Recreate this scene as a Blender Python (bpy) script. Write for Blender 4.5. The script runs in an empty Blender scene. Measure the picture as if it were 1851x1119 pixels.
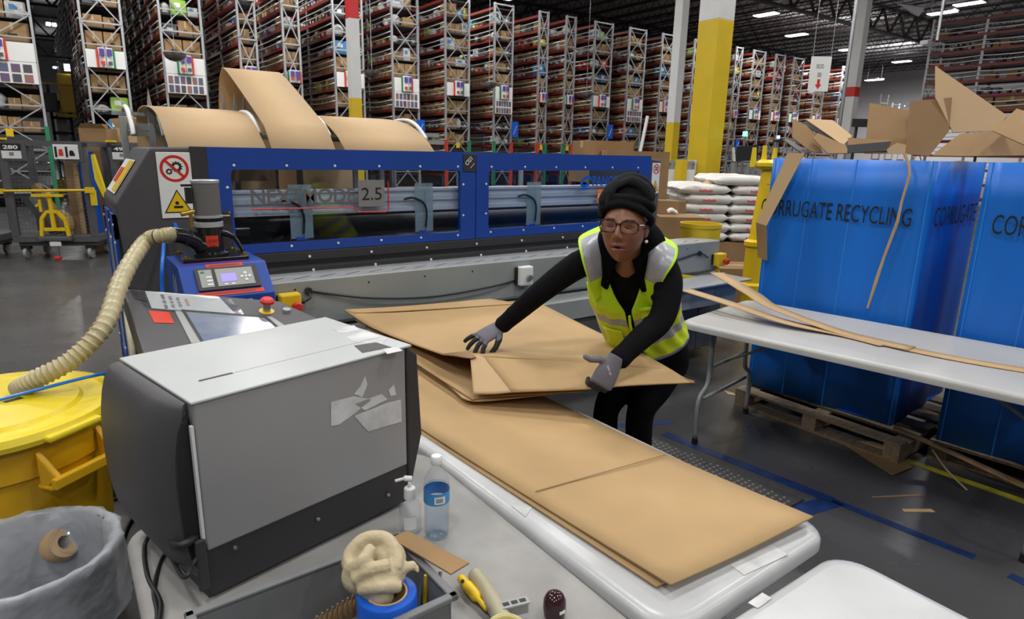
import bpy, bmesh, math, random
from mathutils import Vector as V, Matrix, Quaternion
random.seed(7)
SC = bpy.context.scene
COL = SC.collection
# ---------------------------------------------------------------- camera
FPX = 1150.0; PITCH = math.radians(13.8); ROLL = math.radians(1.2); YAW = math.radians(35.7217); H = 1.70
FW = V((math.sin(YAW)*math.cos(PITCH), math.cos(YAW)*math.cos(PITCH), -math.sin(PITCH)))
_r0 = V((math.cos(YAW), -math.sin(YAW), 0)); _u0 = _r0.cross(FW)
RT = math.cos(ROLL)*_r0 + math.sin(ROLL)*_u0; UP = -math.sin(ROLL)*_r0 + math.cos(ROLL)*_u0
CAMP = V((0, 0, H))
cd = bpy.data.cameras.new('camera'); cam = bpy.data.objects.new('camera', cd); COL.objects.link(cam)
cd.sensor_width = 36; cd.lens = FPX/1851*36; cd.clip_start = .05; cd.clip_end = 300
R3 = Matrix((RT, UP, -FW)).transposed()
cam.matrix_world = Matrix.Translation(CAMP) @ R3.to_4x4()
cd.dof.use_dof = True; cd.dof.focus_distance = 2.7; cd.dof.aperture_fstop = 7.0
SC.camera = cam
# ---------------------------------------------------------------- world, exposure
w = bpy.data.worlds.new('world'); SC.world = w; w.use_nodes = True
w.node_tree.nodes['Background'].inputs[0].default_value = (.95, .97, 1, 1)
w.node_tree.nodes['Background'].inputs[1].default_value = .10
SC.view_settings.view_transform = 'Standard'; SC.view_settings.look = 'None'
SC.view_settings.exposure = -0.12; SC.view_settings.gamma = 1.0; SC.view_settings.use_curve_mapping = False
SC.cycles.max_bounces = 6; SC.cycles.diffuse_bounces = 3; SC.cycles.glossy_bounces = 3
SC.cycles.transmission_bounces = 6; SC.cycles.transparent_max_bounces = 16
SC.cycles.caustics_reflective = False; SC.cycles.caustics_refractive = False
SC.cycles.sample_clamp_indirect = 4; SC.cycles.use_denoising = True

def ray(px, py): return FW + RT*((px-925.5)/FPX) - UP*((py-559.5)/FPX)
def Zp(px, py, z): r = ray(px, py); return CAMP + r*((z-H)/r.z)
def Yp(px, py, y): r = ray(px, py); return CAMP + r*(y/r.y)
def Xp(px, py, x): r = ray(px, py); return CAMP + r*(x/r.x)
def Dp(px, py, d): return CAMP + ray(px, py)*d

# ---------------------------------------------------------------- materials
MATS = {}
def mat(name, col, rough=.6, metal=0, var=0, vscale=6, bump=0, bscale=60, em=0, col2=None, spec=.5, coat=0, stretch=None, alpha=1, trans=0):
    m = bpy.data.materials.new(name); m.use_nodes = True
    nt = m.node_tree; b = nt.nodes['Principled BSDF']; L = nt.links.new
    b.inputs['Base Color'].default_value = (*col, 1); b.inputs['Roughness'].default_value = rough
    b.inputs['Metallic'].default_value = metal; b.inputs['Specular IOR Level'].default_value = spec
    b.inputs['Coat Weight'].default_value = coat; b.inputs['Alpha'].default_value = alpha
    b.inputs['Transmission Weight'].default_value = trans
    if em:
        b.inputs['Emission Color'].default_value = (*col, 1); b.inputs['Emission Strength'].default_value = em
    if var or bump:
        tc = nt.nodes.new('ShaderNodeTexCoord'); mp = nt.nodes.new('ShaderNodeMapping'); L(tc.outputs['Object'], mp.inputs[0])
        if stretch: mp.inputs['Scale'].default_value = stretch
    if var:
        n = nt.nodes.new('ShaderNodeTexNoise'); n.inputs['Scale'].default_value = vscale; n.inputs['Detail'].default_value = 5
        L(mp.outputs[0], n.inputs['Vector'])
        cr = nt.nodes.new('ShaderNodeValToRGB'); L(n.outputs['Fac'], cr.inputs[0])
        c2 = col2 or tuple(max(0, c*(1-var)) for c in col)
        cr.color_ramp.elements[0].position = .35; cr.color_ramp.elements[1].position = .65
        cr.color_ramp.elements[0].color = (*c2, 1); cr.color_ramp.elements[1].color = (*col, 1)
        L(cr.outputs[0], b.inputs['Base Color'])
    if bump:
        n2 = nt.nodes.new('ShaderNodeTexNoise'); n2.inputs['Scale'].default_value = bscale; L(mp.outputs[0], n2.inputs['Vector'])
        bp = nt.nodes.new('ShaderNodeBump'); bp.inputs['Strength'].default_value = bump; bp.inputs['Distance'].default_value = .01
        L(n2.outputs['Fac'], bp.inputs['Height']); L(bp.outputs[0], b.inputs['Normal'])
    MATS[name] = m; return m

KRAFT = mat('kraft', (.50, .325, .15), .75, var=.15, vscale=2.6, bump=.08, bscale=20)
KRAFTD = mat('kraft_box', (.33, .20, .09), .8, var=.18, vscale=3)
KRAFTL = mat('kraft_light', (.56, .38, .20), .75, var=.06, vscale=3)
BLUE = mat('machine_blue', (.008, .055, .33), .45, var=.1, vscale=3)
BLUEB = mat('bin_blue', (.005, .17, .70), .42, var=.22, vscale=1.6, bump=.35, bscale=2.5, stretch=(3, 3, .5))
BLUEL = mat('bin_fold', (.03, .26, .78), .4)
BLUEV = mat('vivid_blue', (.01, .10, .55), .35)
HOSEB = mat('hose_blue', (.01, .17, .75), .25)
DARK = mat('dark_plastic', (.045, .043, .045), .55, var=.2, vscale=8)
DARKM = mat('dark_cover', (.075, .072, .075), .5, var=.1, vscale=6, bump=.05, bscale=200)
BLACK = mat('black', (.012, .012, .013), .5)
BLACKG = mat('black_gloss', (.010, .010, .012), .18)
BLACKT = mat('black_trim', (.03, .028, .03), .55)
GREYC = mat('cart_grey', (.10, .10, .105), .5, var=.15, vscale=10)
GREYP = mat('painted_grey', (.36, .37, .36), .42, var=.08, vscale=2)
GREYM = mat('conveyor_grey', (.30, .32, .31), .4, var=.12, vscale=2)
GREYL = mat('steel_light', (.52, .54, .55), .35, metal=.4, var=.1, vscale=4)
PRTOP = mat('cabinet_top', (.46, .48, .48), .38, var=.06, vscale=5)
PRSIDE = mat('cabinet_side', (.34, .34, .345), .42, metal=.25, var=.08, vscale=3)
ALU = mat('aluminium', (.74, .75, .76), .4, metal=.1, var=.1, vscale=5)
STEEL = mat('steel', (.45, .46, .48), .3, metal=.9)
RACKM = mat('rack_upright', (.42, .43, .44), .4, metal=.4)
RACKR = mat('rack_red', (.24, .025, .016), .45)
GUARD = mat('guard_rod', (.75, .75, .72), .3, metal=.3)
SHELFD = mat('shelf_deck', (.05, .05, .055), .6)
WHITE = mat('white', (.78, .78, .76), .5)
WHITEC = mat('white_column', (.70, .70, .68), .45, var=.06, vscale=3)
YELC = mat('yellow_column', (.72, .50, .02), .42, var=.10, vscale=2.5)
YEL = mat('yellow', (.78, .52, .01), .4)
YELB = mat('can_yellow', (.72, .40, .005), .42, var=.12, vscale=3)
YELL = mat('lid_yellow', (.80, .62, .02), .35, var=.10, vscale=4)
RED = mat('red', (.60, .02, .015), .45)
REDS = mat('red_sticker', (.68, .045, .015), .5, var=.15, vscale=10)
ORANGE = mat('orange', (.85, .20, .02), .5)
GREEN = mat('green', (.01, .22, .09), .5)
PURPLE = mat('purple', (.09, .05, .30), .5)
TABLE = mat('table_white', (.50, .505, .51), .28, var=.10, vscale=7, bump=.05, bscale=30)
TABLE2 = mat('table_cream', (.50, .49, .47), .38, var=.10, vscale=3)
TABLE3 = mat('table_grey', (.34, .33, .315), .5, var=.22, vscale=7)
SCUFF = mat('scuff', (.66, .66, .66), .6, var=.3, vscale=14)
PAPER = mat('paper', (.74, .74, .72), .55)
WOOD = mat('pallet_wood', (.30, .22, .14), .8, var=.35, vscale=9, stretch=(1, 6, 6))
HOSE = mat('hose_cream', (.52, .45, .26), .35, var=.15, vscale=12, trans=.0)
MESHG = mat('screen_mesh', (.16, .155, .15), .5, metal=.5, bump=.5, bscale=500)
BRASS = mat('brass', (.55, .36, .08), .3, metal=.9)
SKIN = mat('skin', (.27, .112, .056), .42, var=.10, vscale=25, spec=.45)
LIP = mat('lip', (.33, .12, .11), .35)
MOUTH = mat('mouth_inside', (.10, .02, .02), .5)
BROW = mat('brow', (.03, .015, .010), .8)
LID = mat('eyelid', (.115, .042, .022), .5)
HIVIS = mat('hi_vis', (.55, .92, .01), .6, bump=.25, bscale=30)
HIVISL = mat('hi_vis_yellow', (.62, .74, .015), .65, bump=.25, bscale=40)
REFL = mat('reflective', (.36, .36, .40), .35, metal=.1, bump=.15, bscale=50)
CLOTH = mat('black_knit', (.006, .0055, .007), .9, spec=.12, bump=.3, bscale=90)
COLLAR = mat('black_fleece', (.004, .004, .005), .95, spec=.08, bump=.5, bscale=300)
TROU = mat('black_trousers', (.005, .0045, .006), .9, spec=.1, bump=.2, bscale=40)
TURB = mat('turban', (.008, .008, .009), .9, spec=.15, bump=.3, bscale=120)
TURBG = mat('turban_grey', (.018, .019, .021), .9, spec=.2, bump=.3, bscale=120)
PEARL = mat('pearl', (.85, .80, .75), .15)
RAG = mat('rag', (.60, .50, .32), .9, var=.15, vscale=12, bump=.4, bscale=60)
LINER = mat('bin_liner', (.72, .75, .82), .25, alpha=.50, bump=1.0, bscale=14)
BINGREY = mat('bin_grey', (.05, .05, .055), .5, var=.1, vscale=8)
TOTE = mat('tote_grey', (.17, .175, .18), .5, var=.12, vscale=14)
SCREEN = mat('touch_screen', (.16, .20, .30), .12, var=.5, vscale=9, col2=(.26, .29, .34))
LCD = mat('lcd', (.28, .22, .85), .4, em=.9)
LEDG = mat('led_green', (.1, 1, .35), .4, em=6)
LEDB = mat('led_blue', (.2, .5, 1), .4, em=5)
DIFF = mat('lamp_diffuser', (.93, .96, 1), .4, em=9)
MATW = mat('mat_black', (.045, .042, .042), .55, bump=.3, bscale=80)
TAPEB = mat('tape_blue', (.010, .035, .15), .5, var=.45, vscale=12)
TAPEY = mat('tape_yellow', (.55, .47, .03), .6, var=.45, vscale=10)
BAGW = mat('bag_white', (.74, .72, .68), .4, bump=.25, bscale=12, var=.06)
GREYT = mat('lettering_grey', (.13, .125, .125), .5)
REDL = mat('red_line', (.62, .03, .02), .4)
WRAP = mat('plastic_wrap', (.16, .14, .13), .12, var=.5, vscale=7, bump=1.0, bscale=9)
BOTL = mat('bottle_label', (.06, .28, .62), .4)
DECK = mat('roof_deck', (.62, .60, .61), .95, spec=0, var=.12, vscale=1.2)
JOIST = mat('joist', (.06, .055, .055), .7)
WALLM = mat('wall_panel', (.70, .69, .71), .7, var=.1, vscale=.4)
GOODS = [mat('goods_white', (.55, .55, .53), .5, var=.25, vscale=4), mat('goods_blue', (.05, .20, .42), .5), mat('goods_green', (.28, .50, .05), .5),
         mat('goods_purple', (.12, .07, .25), .5), mat('goods_yellow', (.60, .45, .02), .5), mat('goods_red', (.45, .04, .02), .5), mat('goods_grey', (.12, .12, .125), .5, var=.3, vscale=5)]

def clear_mat(name, col, tint=.85, gloss=.06, rough=.02):
    m = bpy.data.materials.new(name); m.use_nodes = True; nt = m.node_tree; nt.nodes.clear(); L = nt.links.new
    o = nt.nodes.new('ShaderNodeOutputMaterial'); t = nt.nodes.new('ShaderNodeBsdfTransparent'); g = nt.nodes.new('ShaderNodeBsdfGlossy')
    t.inputs[0].default_value = (*[c*tint for c in col], 1); g.inputs['Roughness'].default_value = rough
    lw = nt.nodes.new('ShaderNodeLayerWeight'); lw.inputs[0].default_value = .35; f = nt.nodes.new('ShaderNodeMath'); f.operation = 'POWER'; f.inputs[1].default_value = 4; L(lw.outputs['Facing'], f.inputs[0])
    a = nt.nodes.new('ShaderNodeMath'); a.operation = 'ADD'; a.inputs[1].default_value = gloss; L(f.outputs[0], a.inputs[0])
    mx = nt.nodes.new('ShaderNodeMixShader'); L(a.outputs[0], mx.inputs[0]); L(t.outputs[0], mx.inputs[1]); L(g.outputs[0], mx.inputs[2]); L(mx.outputs[0], o.inputs[0])
    MATS[name] = m; return m
GLASS = clear_mat('window_acrylic', (.90, .94, 1.0), .93, .03)
GUARDA = mat('acrylic_guard', (.50, .62, .62), .2, alpha=.45)
PET = clear_mat('clear_plastic', (.96, .98, 1), .985, .03, .05)
LENS = clear_mat('lens', (.98, .98, 1), 1.0, .005)
SLEEVE = clear_mat('plastic_sleeve', (.9, .92, .95), .9, .10, .12)

# ---------------------------------------------------------------- mesh builder
def frame(d):
    d = V(d).normalized(); a = V((0, 0, 1)) if abs(d.z) < .9 else V((1, 0, 0))
    u = a.cross(d).normalized(); return u, d.cross(u).normalized()
class MB:
    def __init__(s): s.v = []; s.f = []; s.fm = []; s.mi = 0; s.M = None
    def add(s, vs, fs):
        n = len(s.v); s.v += [(s.M @ V(a)) if s.M else V(a) for a in vs]
        s.f += [tuple(n+i for i in f) for f in fs]; s.fm += [s.mi]*len(fs); return s
    def box(s, x0, x1, y0, y1, z0, z1):
        return s.add([(x, y, z) for z in (z0, z1) for y in (y0, y1) for x in (x0, x1)],
                     [(0, 2, 3, 1), (4, 5, 7, 6), (0, 1, 5, 4), (2, 6, 7, 3), (0, 4, 6, 2), (1, 3, 7, 5)])
    def obox(s, o, a, b, c):   # corner o and three edge vectors
        o, a, b, c = V(o), V(a), V(b), V(c)
        return s.add([o, o+a, o+b, o+a+b, o+c, o+a+c, o+b+c, o+a+b+c], [(0, 2, 3, 1), (4, 5, 7, 6), (0, 1, 5, 4), (2, 6, 7, 3), (0, 4, 6, 2), (1, 3, 7, 5)])
    def bar(s, p, q, w, h=None, up=None):
        p, q = V(p), V(q); h = h or w; d = (q-p).normalized()
        if up is None: u, t = frame(d)
        else: u = d.cross(V(up)).normalized(); t = u.cross(d)
        return s.obox(p-u*w/2-t*h/2, u*w, t*h, q-p)
    def tube(s, pts, r, n=10, caps=True):
        pts = [V(p) for p in pts]; rs = r if isinstance(r, (list, tuple)) else [r]*len(pts)
        if len(rs) != len(pts):
            r0 = rs; rs = []
            for i in range(len(pts)):
                t = i/(len(pts)-1)*(len(r0)-1); k = min(int(t), len(r0)-2); rs.append(r0[k]*(1-t+k)+r0[k+1]*(t-k))
        vs, fs = [], []; u = None
        for i, p in enumerate(pts):
            d = (pts[min(i+1, len(pts)-1)]-pts[max(i-1, 0)]).normalized()
            if u is None: u, t = frame(d)
            else:
                u = (u-d*u.dot(d)).normalized(); t = d.cross(u)
            for k in range(n):
                a = 2*math.pi*k/n; vs.append(p+(u*math.cos(a)+t*math.sin(a))*rs[i])
        for i in range(len(pts)-1):
            for k in range(n): fs.append((i*n+k, i*n+(k+1) % n, (i+1)*n+(k+1) % n, (i+1)*n+k))
        if caps: fs += [tuple(range(n))[::-1], tuple((len(pts)-1)*n+k for k in range(n))]
        return s.add(vs, fs)
    def cyl(s, p, q, r, r1=None, n=20): return s.tube([p, q], [r, r if r1 is None else r1], n)
    def lathe(s, c, prof, n=28, ax=(0, 0, 1), closed=True):
        c = V(c); ax = V(ax).normalized(); u, t = frame(ax); vs, fs = [], []
        for r, z in prof:
            for k in range(n):
                a = 2*math.pi*k/n; vs.append(c+ax*z+(u*math.cos(a)+t*math.sin(a))*r)
        for i in range(len(prof)-1):
            for k in range(n): fs.append((i*n+k, i*n+(k+1) % n, (i+1)*n+(k+1) % n, (i+1)*n+k))
        if closed: fs += [tuple(range(n))[::-1], tuple((len(prof)-1)*n+k for k in range(n))]
        return s.add(vs, fs)
    def prism(s, pts, vec):
        pts = [V(p) for p in pts]; n = len(pts); vec = V(vec)
        return s.add(pts+[p+vec for p in pts], [tuple(range(n))[::-1], tuple(range(n, 2*n))]+[(i, (i+1) % n, n+(i+1) % n, n+i) for i in range(n)])
    def grid(s, rows, close=False):
        n = len(rows[0]); fs = []
        for i in range(len(rows)-1):
            for k in range(n if close else n-1): fs.append((i*n+k, i*n+(k+1) % n, (i+1)*n+(k+1) % n, (i+1)*n+k))
        return s.add([p for r in rows for p in r], fs)
    def loft(s, secs, n=24):     # (centre, u, v) ellipse sections with caps
        rows = [[V(c)+V(u)*math.cos(2*math.pi*k/n)+V(v)*math.sin(2*math.pi*k/n) for k in range(n)] for c, u, v in secs]
        st = len(s.v); s.grid(rows, True); m = len(rows)
        base = st; s.f += [tuple(base+k for k in range(n))[::-1], tuple(base+(m-1)*n+k for k in range(n))]; s.fm += [s.mi]*2; return s
    def ball(s, c, r, n=14, M=None):
        c = V(c); r = (r, r, r) if not isinstance(r, (list, tuple)) else r; vs, fs = [], []
        for i in range(n+1):
            for k in range(2*n):
                a = math.pi*(i+.001*(i == 0)-.001*(i == n))/n; b = math.pi*k/n
                p = V((r[0]*math.sin(a)*math.cos(b), r[1]*math.sin(a)*math.sin(b), r[2]*math.cos(a))); vs.append(c+((M @ p) if M else p))
        for i in range(n):
            for k in range(2*n): fs.append((i*2*n+k, (i+1)*2*n+k, (i+1)*2*n+(k+1) % (2*n), i*2*n+(k+1) % (2*n)))
        fs += [tuple(range(2*n)), tuple(n*2*n+k for k in range(2*n))[::-1]]
        return s.add(vs, fs)
    def build(s, name, m, parent=None, smooth=0, bevel=0, solid=0, sub=0, remesh=0, world=True, recalc=True):
        me = bpy.data.meshes.new(name); o = bpy.data.objects.new(name, me); COL.objects.link(o)
        off = V((0, 0, 0))
        if parent is not None:
            o.parent = parent
            if world:
                p = parent
                while p is not None: off += V(p.location); p = p.parent
        elif world and s.v:
            xs = [v.x for v in s.v]; ys = [v.y for v in s.v]; zs = [v.z for v in s.v]
            off = V(((min(xs)+max(xs))/2, (min(ys)+max(ys))/2, min(zs))); o.location = off
        me.from_pydata([tuple(v-off) for v in s.v], [], s.f)
        ms = m if isinstance(m, (list, tuple)) else [m]
        for x in ms: me.materials.append(x)
        if len(ms) > 1: me.polygons.foreach_set('material_index', s.fm)
        if recalc:
            bm = bmesh.new(); bm.from_mesh(me); bmesh.ops.recalc_face_normals(bm, faces=bm.faces); bm.to_mesh(me); bm.free()
        if smooth:
            me.polygons.foreach_set('use_smooth', [True]*len(me.polygons))
            if smooth > 1: me.set_sharp_from_angle(angle=math.radians(smooth))
        if remesh:
            r = o.modifiers.new('r', 'REMESH'); r.mode = 'VOXEL'; r.voxel_size = remesh; r.use_smooth_shade = True
            c = o.modifiers.new('c', 'SMOOTH'); c.factor = .5; c.iterations = 6
        if solid:
            r = o.modifiers.new('s', 'SOLIDIFY'); r.thickness = abs(solid); r.offset = 0 if solid > 0 else 1
        if bevel:
            r = o.modifiers.new('b', 'BEVEL'); r.width = bevel; r.segments = 2; r.limit_method = 'ANGLE'
        if sub:
            r = o.modifiers.new('u', 'SUBSURF'); r.levels = sub; r.render_levels = sub
        return o
def T(o, label, cat, group=None):
    o['label'] = label; o['category'] = cat
    if group: o['group'] = group
    return o
def E(name, label, cat, loc=(0, 0, 0), group=None):
    o = bpy.data.objects.new(name, None); COL.objects.link(o); o.location = loc; o.empty_display_size = .1; return T(o, label, cat, group)
def S(o): o['kind'] = 'structure'; return o
def P1(name, m, parent, fn, **k):
    b = MB(); fn(b); return b.build(name, m, parent, **k)
def dup(o, loc=None, parent=None):
    c = o.copy(); COL.objects.link(c); c.parent = parent
    if loc is not None: c.location = loc
    for ch in list(o.children): dup(ch, None, c)
    return c
def fit(base, rows, w_, h_):
    pass
TXT = {}
def text(s, name, o, xd, yd, w, h, m, parent=None, depth=.0008, bold=0):
    """lettering filling a w x h rectangle whose lower left corner is o"""
    if s not in TXT:
        cu = bpy.data.curves.new('t', 'FONT'); cu.body = s; cu.resolution_u = 3; cu.offset = bold
        t = bpy.data.objects.new('t', cu); COL.objects.link(t)
        dg = bpy.context.evaluated_depsgraph_get(); me = t.evaluated_get(dg).to_mesh()
        vs = [tuple(v.co) for v in me.vertices]; fs = [tuple(p.vertices) for p in me.polygons]
        t.evaluated_get(dg).to_mesh_clear(); bpy.data.objects.remove(t); bpy.data.curves.remove(cu); TXT[s] = (vs, fs)
    vs, fs = TXT[s]; x0 = min(v[0] for v in vs); x1 = max(v[0] for v in vs); y0 = min(v[1] for v in vs); y1 = max(v[1] for v in vs)
    xd, yd = V(xd).normalized(), V(yd).normalized(); nn = xd.cross(yd).normalized()
    b = MB(); b.add([V(o)+xd*(w*(v[0]-x0)/(x1-x0))+yd*(h*(v[1]-y0)/(y1-y0))+nn*depth for v in vs], fs)
    return b.build(name, m, parent, recalc=False)
def smoothpath(pts, n=8):
    pts = [V(p) for p in pts]; out = []
    for i in range(len(pts)-1):
        p0, p1, p2, p3 = pts[max(i-1, 0)], pts[i], pts[i+1], pts[min(i+2, len(pts)-1)]
        for k in range(n):
            t = k/n; out.append(.5*((2*p1)+(p2-p0)*t+(2*p0-5*p1+4*p2-p3)*t*t+(3*p1-p0-3*p2+p3)*t**3))
    out.append(pts[-1]); return out
# ================================================================ lamps
def lamp_proto():
    r = E('high_bay_lamp', 'high bay lamp', 'ceiling lamp', (0, 0, 0), 'high bay lamps under the roof')
    P1('lamp_housing', GREYC, r, lambda b: (b.box(-.28, .28, -.62, .62, .03, .09), b.box(-.1, .1, -.3, .3, .09, .16)), bevel=.01)
    for x in (-.15, .15): P1('lamp_diffuser', DIFF, r, lambda b: b.box(x-.11, x+.11, -.58, .58, 0, .03))
    return r
LAMP = lamp_proto(); LAMP_USED = [0]
def lamp(p, power, label=None, grp='high bay lamps above the work area, hung under the roof'):
    o = LAMP if not LAMP_USED[0] else None
    if o is None:
        o = LAMP.copy(); COL.objects.link(o)
        for ch in LAMP.children:
            if not ch.name.startswith('hanging_wire'): c_ = ch.copy(); COL.objects.link(c_); c_.parent = o
    LAMP_USED[0] = 1
    o.location = p; o['group'] = grp; o['label'] = label or grp.replace('lamps', 'lamp')
    if label and 'group' in o: del o['group']
    p = V(p)
    for y in (-.5, .5): P1('hanging_wire', BLACK, o, lambda b: b.tube([(p.x, p.y+y, p.z+.09), (p.x, p.y+y, 9.9)], .006, 5))
    if power:
        up_ = bpy.data.lights.new('ceiling_fill_light', 'AREA'); up_.shape = 'RECTANGLE'; up_.size = .4; up_.size_y = 1.0; up_.energy = power*.05  # upward fill light added to brighten the roof deck and joists
        uo = bpy.data.objects.new('ceiling_fill_light', up_); COL.objects.link(uo); uo.location = p+V((0, 0, .2)); uo.rotation_euler = (math.pi, 0, 0)
        ld = bpy.data.lights.new('lamp_light', 'AREA'); ld.shape = 'RECTANGLE'; ld.size = .5; ld.size_y = 1.1; ld.energy = power; ld.color = (1, .985, .96)
        lo = bpy.data.objects.new('lamp_light', ld); COL.objects.link(lo); lo.location = V(p)-V((0, 0, .02))
PW = 190
for X in (-8, -2, 4, 10, 16):
    for Y in (-7, -1, 5, 11, 17):
        if Y > 8 and X > 12: continue
        lamp((X, Y, 8.9), PW)
for i, (X, Y) in enumerate([(5.8, 25), (12.7, 24.5), (2, 19.5), (9, 19.5), (16, 19.0), (22, 12), (24, 20), (29, 6), (19, 27), (36, 14)]): lamp((X, Y, 8.9), PW*(1.6 if X < 18 else .8), grp='high bay lamps around the rack aisles under the roof, partly added for brightness')  # the rows before the rack ends are added to brighten the racks
for px, py, z, la in [(1385, 27, 8.7, 'glowing lamp under the roof just right of the big yellow and white column'), (1440, 64, 8.7, 'glowing lamp under the roof above the hanging sign with the red arrow'),
        (1703, 24, 8.7, 'paired glowing lamp beside the hanging conduit over the red beamed rack'), (1630, 112, 8.7, 'glowing lamp in front of the pale end wall'),
        (1537, 90, 8.2, 'small round-looking lamp beside the white column with one red band'), (1580, 145, 7.6, 'low distant lamp just above the last rack before the end wall')]:
    lamp(Zp(px, py, z), 250 if px < 1500 else 1100, la)
lamp((1.19, 48, 8.4), 400, 'upper glowing lamp seen down the far left aisle'); lamp((1.5, 62, 7.3), 400, 'lower glowing lamp seen down the far left aisle')
# ================================================================ room
FLOOR = bpy.data.materials.new('floor_concrete'); FLOOR.use_nodes = True
_nt = FLOOR.node_tree; _b = _nt.nodes['Principled BSDF']; _L = _nt.links.new
_tc = _nt.nodes.new('ShaderNodeTexCoord')
def _noise(sc, lo, hi, det=6):
    n = _nt.nodes.new('ShaderNodeTexNoise'); n.inputs['Scale'].default_value = sc; n.inputs['Detail'].default_value = det; _L(_tc.outputs['Object'], n.inputs['Vector'])
    r = _nt.nodes.new('ShaderNodeValToRGB'); _L(n.outputs['Fac'], r.inputs[0]); r.color_ramp.elements[0].position = .1; r.color_ramp.elements[1].position = .9
    r.color_ramp.elements[0].color = (*lo, 1); r.color_ramp.elements[1].color = (*hi, 1); return r
_a = _noise(1.1, (.050, .048, .049), (.088, .085, .084)); _L(_a.outputs[0], _b.inputs['Base Color'])
_c = _noise(2.3, (.20,)*3, (.36,)*3); _L(_c.outputs[0], _b.inputs['Roughness'])
S(P1('floor', FLOOR, None, lambda b: b.box(-16, 62, -12, 80, -.1, 0)))
S(P1('ceiling', DECK, None, lambda b: [b.box(-16, 62, -12, 80, 9.9, 10.0)]))
S(P1('wall_far', WALLM, None, lambda b: b.box(-16, 62, 80, 80.2, 0, 9.9)))
S(P1('wall_right', WALLM, None, lambda b: b.box(62, 62.2, -12, 80, 0, 9.9)))
def joist_mesh(b):
    b.box(-.05, .05, 0, 84, .52, .60); b.box(-.04, .04, 0, 84, 0, .05)
    y = 0
    while y < 83.5: b.bar((0, y, .03), (0, y+.45, .55), .03); b.bar((0, y+.45, .55), (0, y+.9, .03), .03); y += .9
J = P1('trim_1', JOIST, None, joist_mesh, world=False); J.name = 'ceiling_joist_beam'; S(J); J.location = (-14, -8, 9.3)
x = -14+1.6
while x < 61.5:
    c = J.copy(); COL.objects.link(c); c.location = (x, -8, 9.3); x += 1.6
def girder_mesh(b):
    b.box(0, 72, -.12, .12, 1.22, 1.3); b.box(0, 72, -.12, .12, 0, .12); x = 0
    while x < 71: b.bar((x, 0, .05), (x+.95, 0, 1.25), .1); b.bar((x+.95, 0, 1.25), (x+1.9, 0, .05), .1); x += 1.9
G = P1('girder_beam', JOIST, None, girder_mesh, world=False); S(G); G.location = (-14, 31, 8.55)
for y in (7, 19, 43, 55, 67):
    c = G.copy(); COL.objects.link(c); c.location = (-14, y, 8.55)
def hx(b, c, w, z0, z1): b.box(c[0]-w/2, c[0]+w/2, c[1]-w/2, c[1]+w/2, z0, z1)
def column(name, label, c, w, bands):
    r = E(name, label, 'column', (c[0], c[1], 0)); r['kind'] = 'structure'
    for i, (z0, z1, m) in enumerate(bands): S(P1('column_band', m, r, lambda b: hx(b, c, w, z0, z1), bevel=.006))
    S(P1('base_plate', STEEL, r, lambda b: hx(b, c, w+.12, 0, .02)))
    return r
c1 = Dp(642, 178, 15); column('column_one', 'white square column with a red band and a yellow foot behind the blue machine', c1, .24, [(.02, c1.z, YELC), (c1.z, Dp(638, 41, 15).z, WHITEC), (Dp(638, 41, 15).z, Dp(638, 5, 15).z, RED), (Dp(638, 5, 15).z, 9.9, WHITEC)])
c2 = Dp(1217, 222, 20); column('column_two', 'slim white column with a yellow foot behind the big yellow column', c2, .30, [(.02, c2.z, YELC), (c2.z, 9.9, WHITEC)])
c3 = Dp(1293, 60, 9.7); z3 = Dp(1297, 40, 9.7).z; column('column_three', 'thick square column painted yellow below and white above', c3, .37, [(.02, z3, YELC), (z3, 9.9, WHITEC)])
c4 = Dp(1541, 165, 21); column('column_four', 'white column with one red band behind the blue bins', c4, .32, [(.02, Dp(1541, 175, 21).z, WHITEC), (Dp(1541, 175, 21).z, Dp(1541, 158, 21).z, RED), (Dp(1541, 158, 21).z, 9.9, WHITEC)])
for n, (px, d, r) in enumerate([(1528, 16, .045), (1681, 18, .04)]):
    q = Dp(px, 150, d); T(P1('conduit_pipe', STEEL, None, lambda b: b.cyl((q.x, q.y, 1.2 if n == 0 else 5.0), (q.x, q.y, 9.9), r)), ['thin steel conduit pipe standing just left of the column with one red band', 'thin steel conduit hanging from the roof in front of the red beamed rack'][n], 'pipe')
qb = Dp(1681, 72, 18); T(P1('junction_box', GREYL, None, lambda b: b.box(qb.x-.35, qb.x+.2, qb.y-.1, qb.y+.1, 5.0-.1, 5.0)), 'small pale box at the lower end of the hanging conduit', 'box')
q = Dp(1672, 14, 26); T(P1('vent_baffle', GREYL, None, lambda b: b.prism([q+V((0, 0, 0)), q+V((-.9, .6, .12)), q+V((-.2, .1, -.35))], (0, .2, .1))), 'small white triangular vent panel under the roof trusses', 'vent')
# paper notice on yellow column
def plate(name, m, parent, a, xd, yd, w, h, t=.003):
    xd, yd = V(xd).normalized(), V(yd).normalized(); n = xd.cross(yd)
    return P1(name, m, parent, lambda b: b.obox(a, xd*w, yd*h, n*t))
na = V((c3.x-.185-.012, c3.y+.2, 1.45)); nt_ = E('column_notice', 'small white printed notice with a black arrow on the yellow column', 'notice', na)
plate('paper', PAPER, nt_, na, (0, -1, 0), (0, 0, 1), .22, .20)
for i in range(3): plate('print_line', GREYC, nt_, na+V((-.004, -.04, .15-i*.035)), (0, -1, 0), (0, 0, 1), .14-.02*i, .008, .001)
P1('arrow', BLACK, nt_, lambda b: (b.box(na.x-.006, na.x-.003, na.y-.19, na.y-.05, na.z+.035, na.z+.05), b.prism([na+V((-.006, -.055, .025)), na+V((-.006, -.03, .042)), na+V((-.006, -.055, .06))], (.002, 0, 0))))
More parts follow.
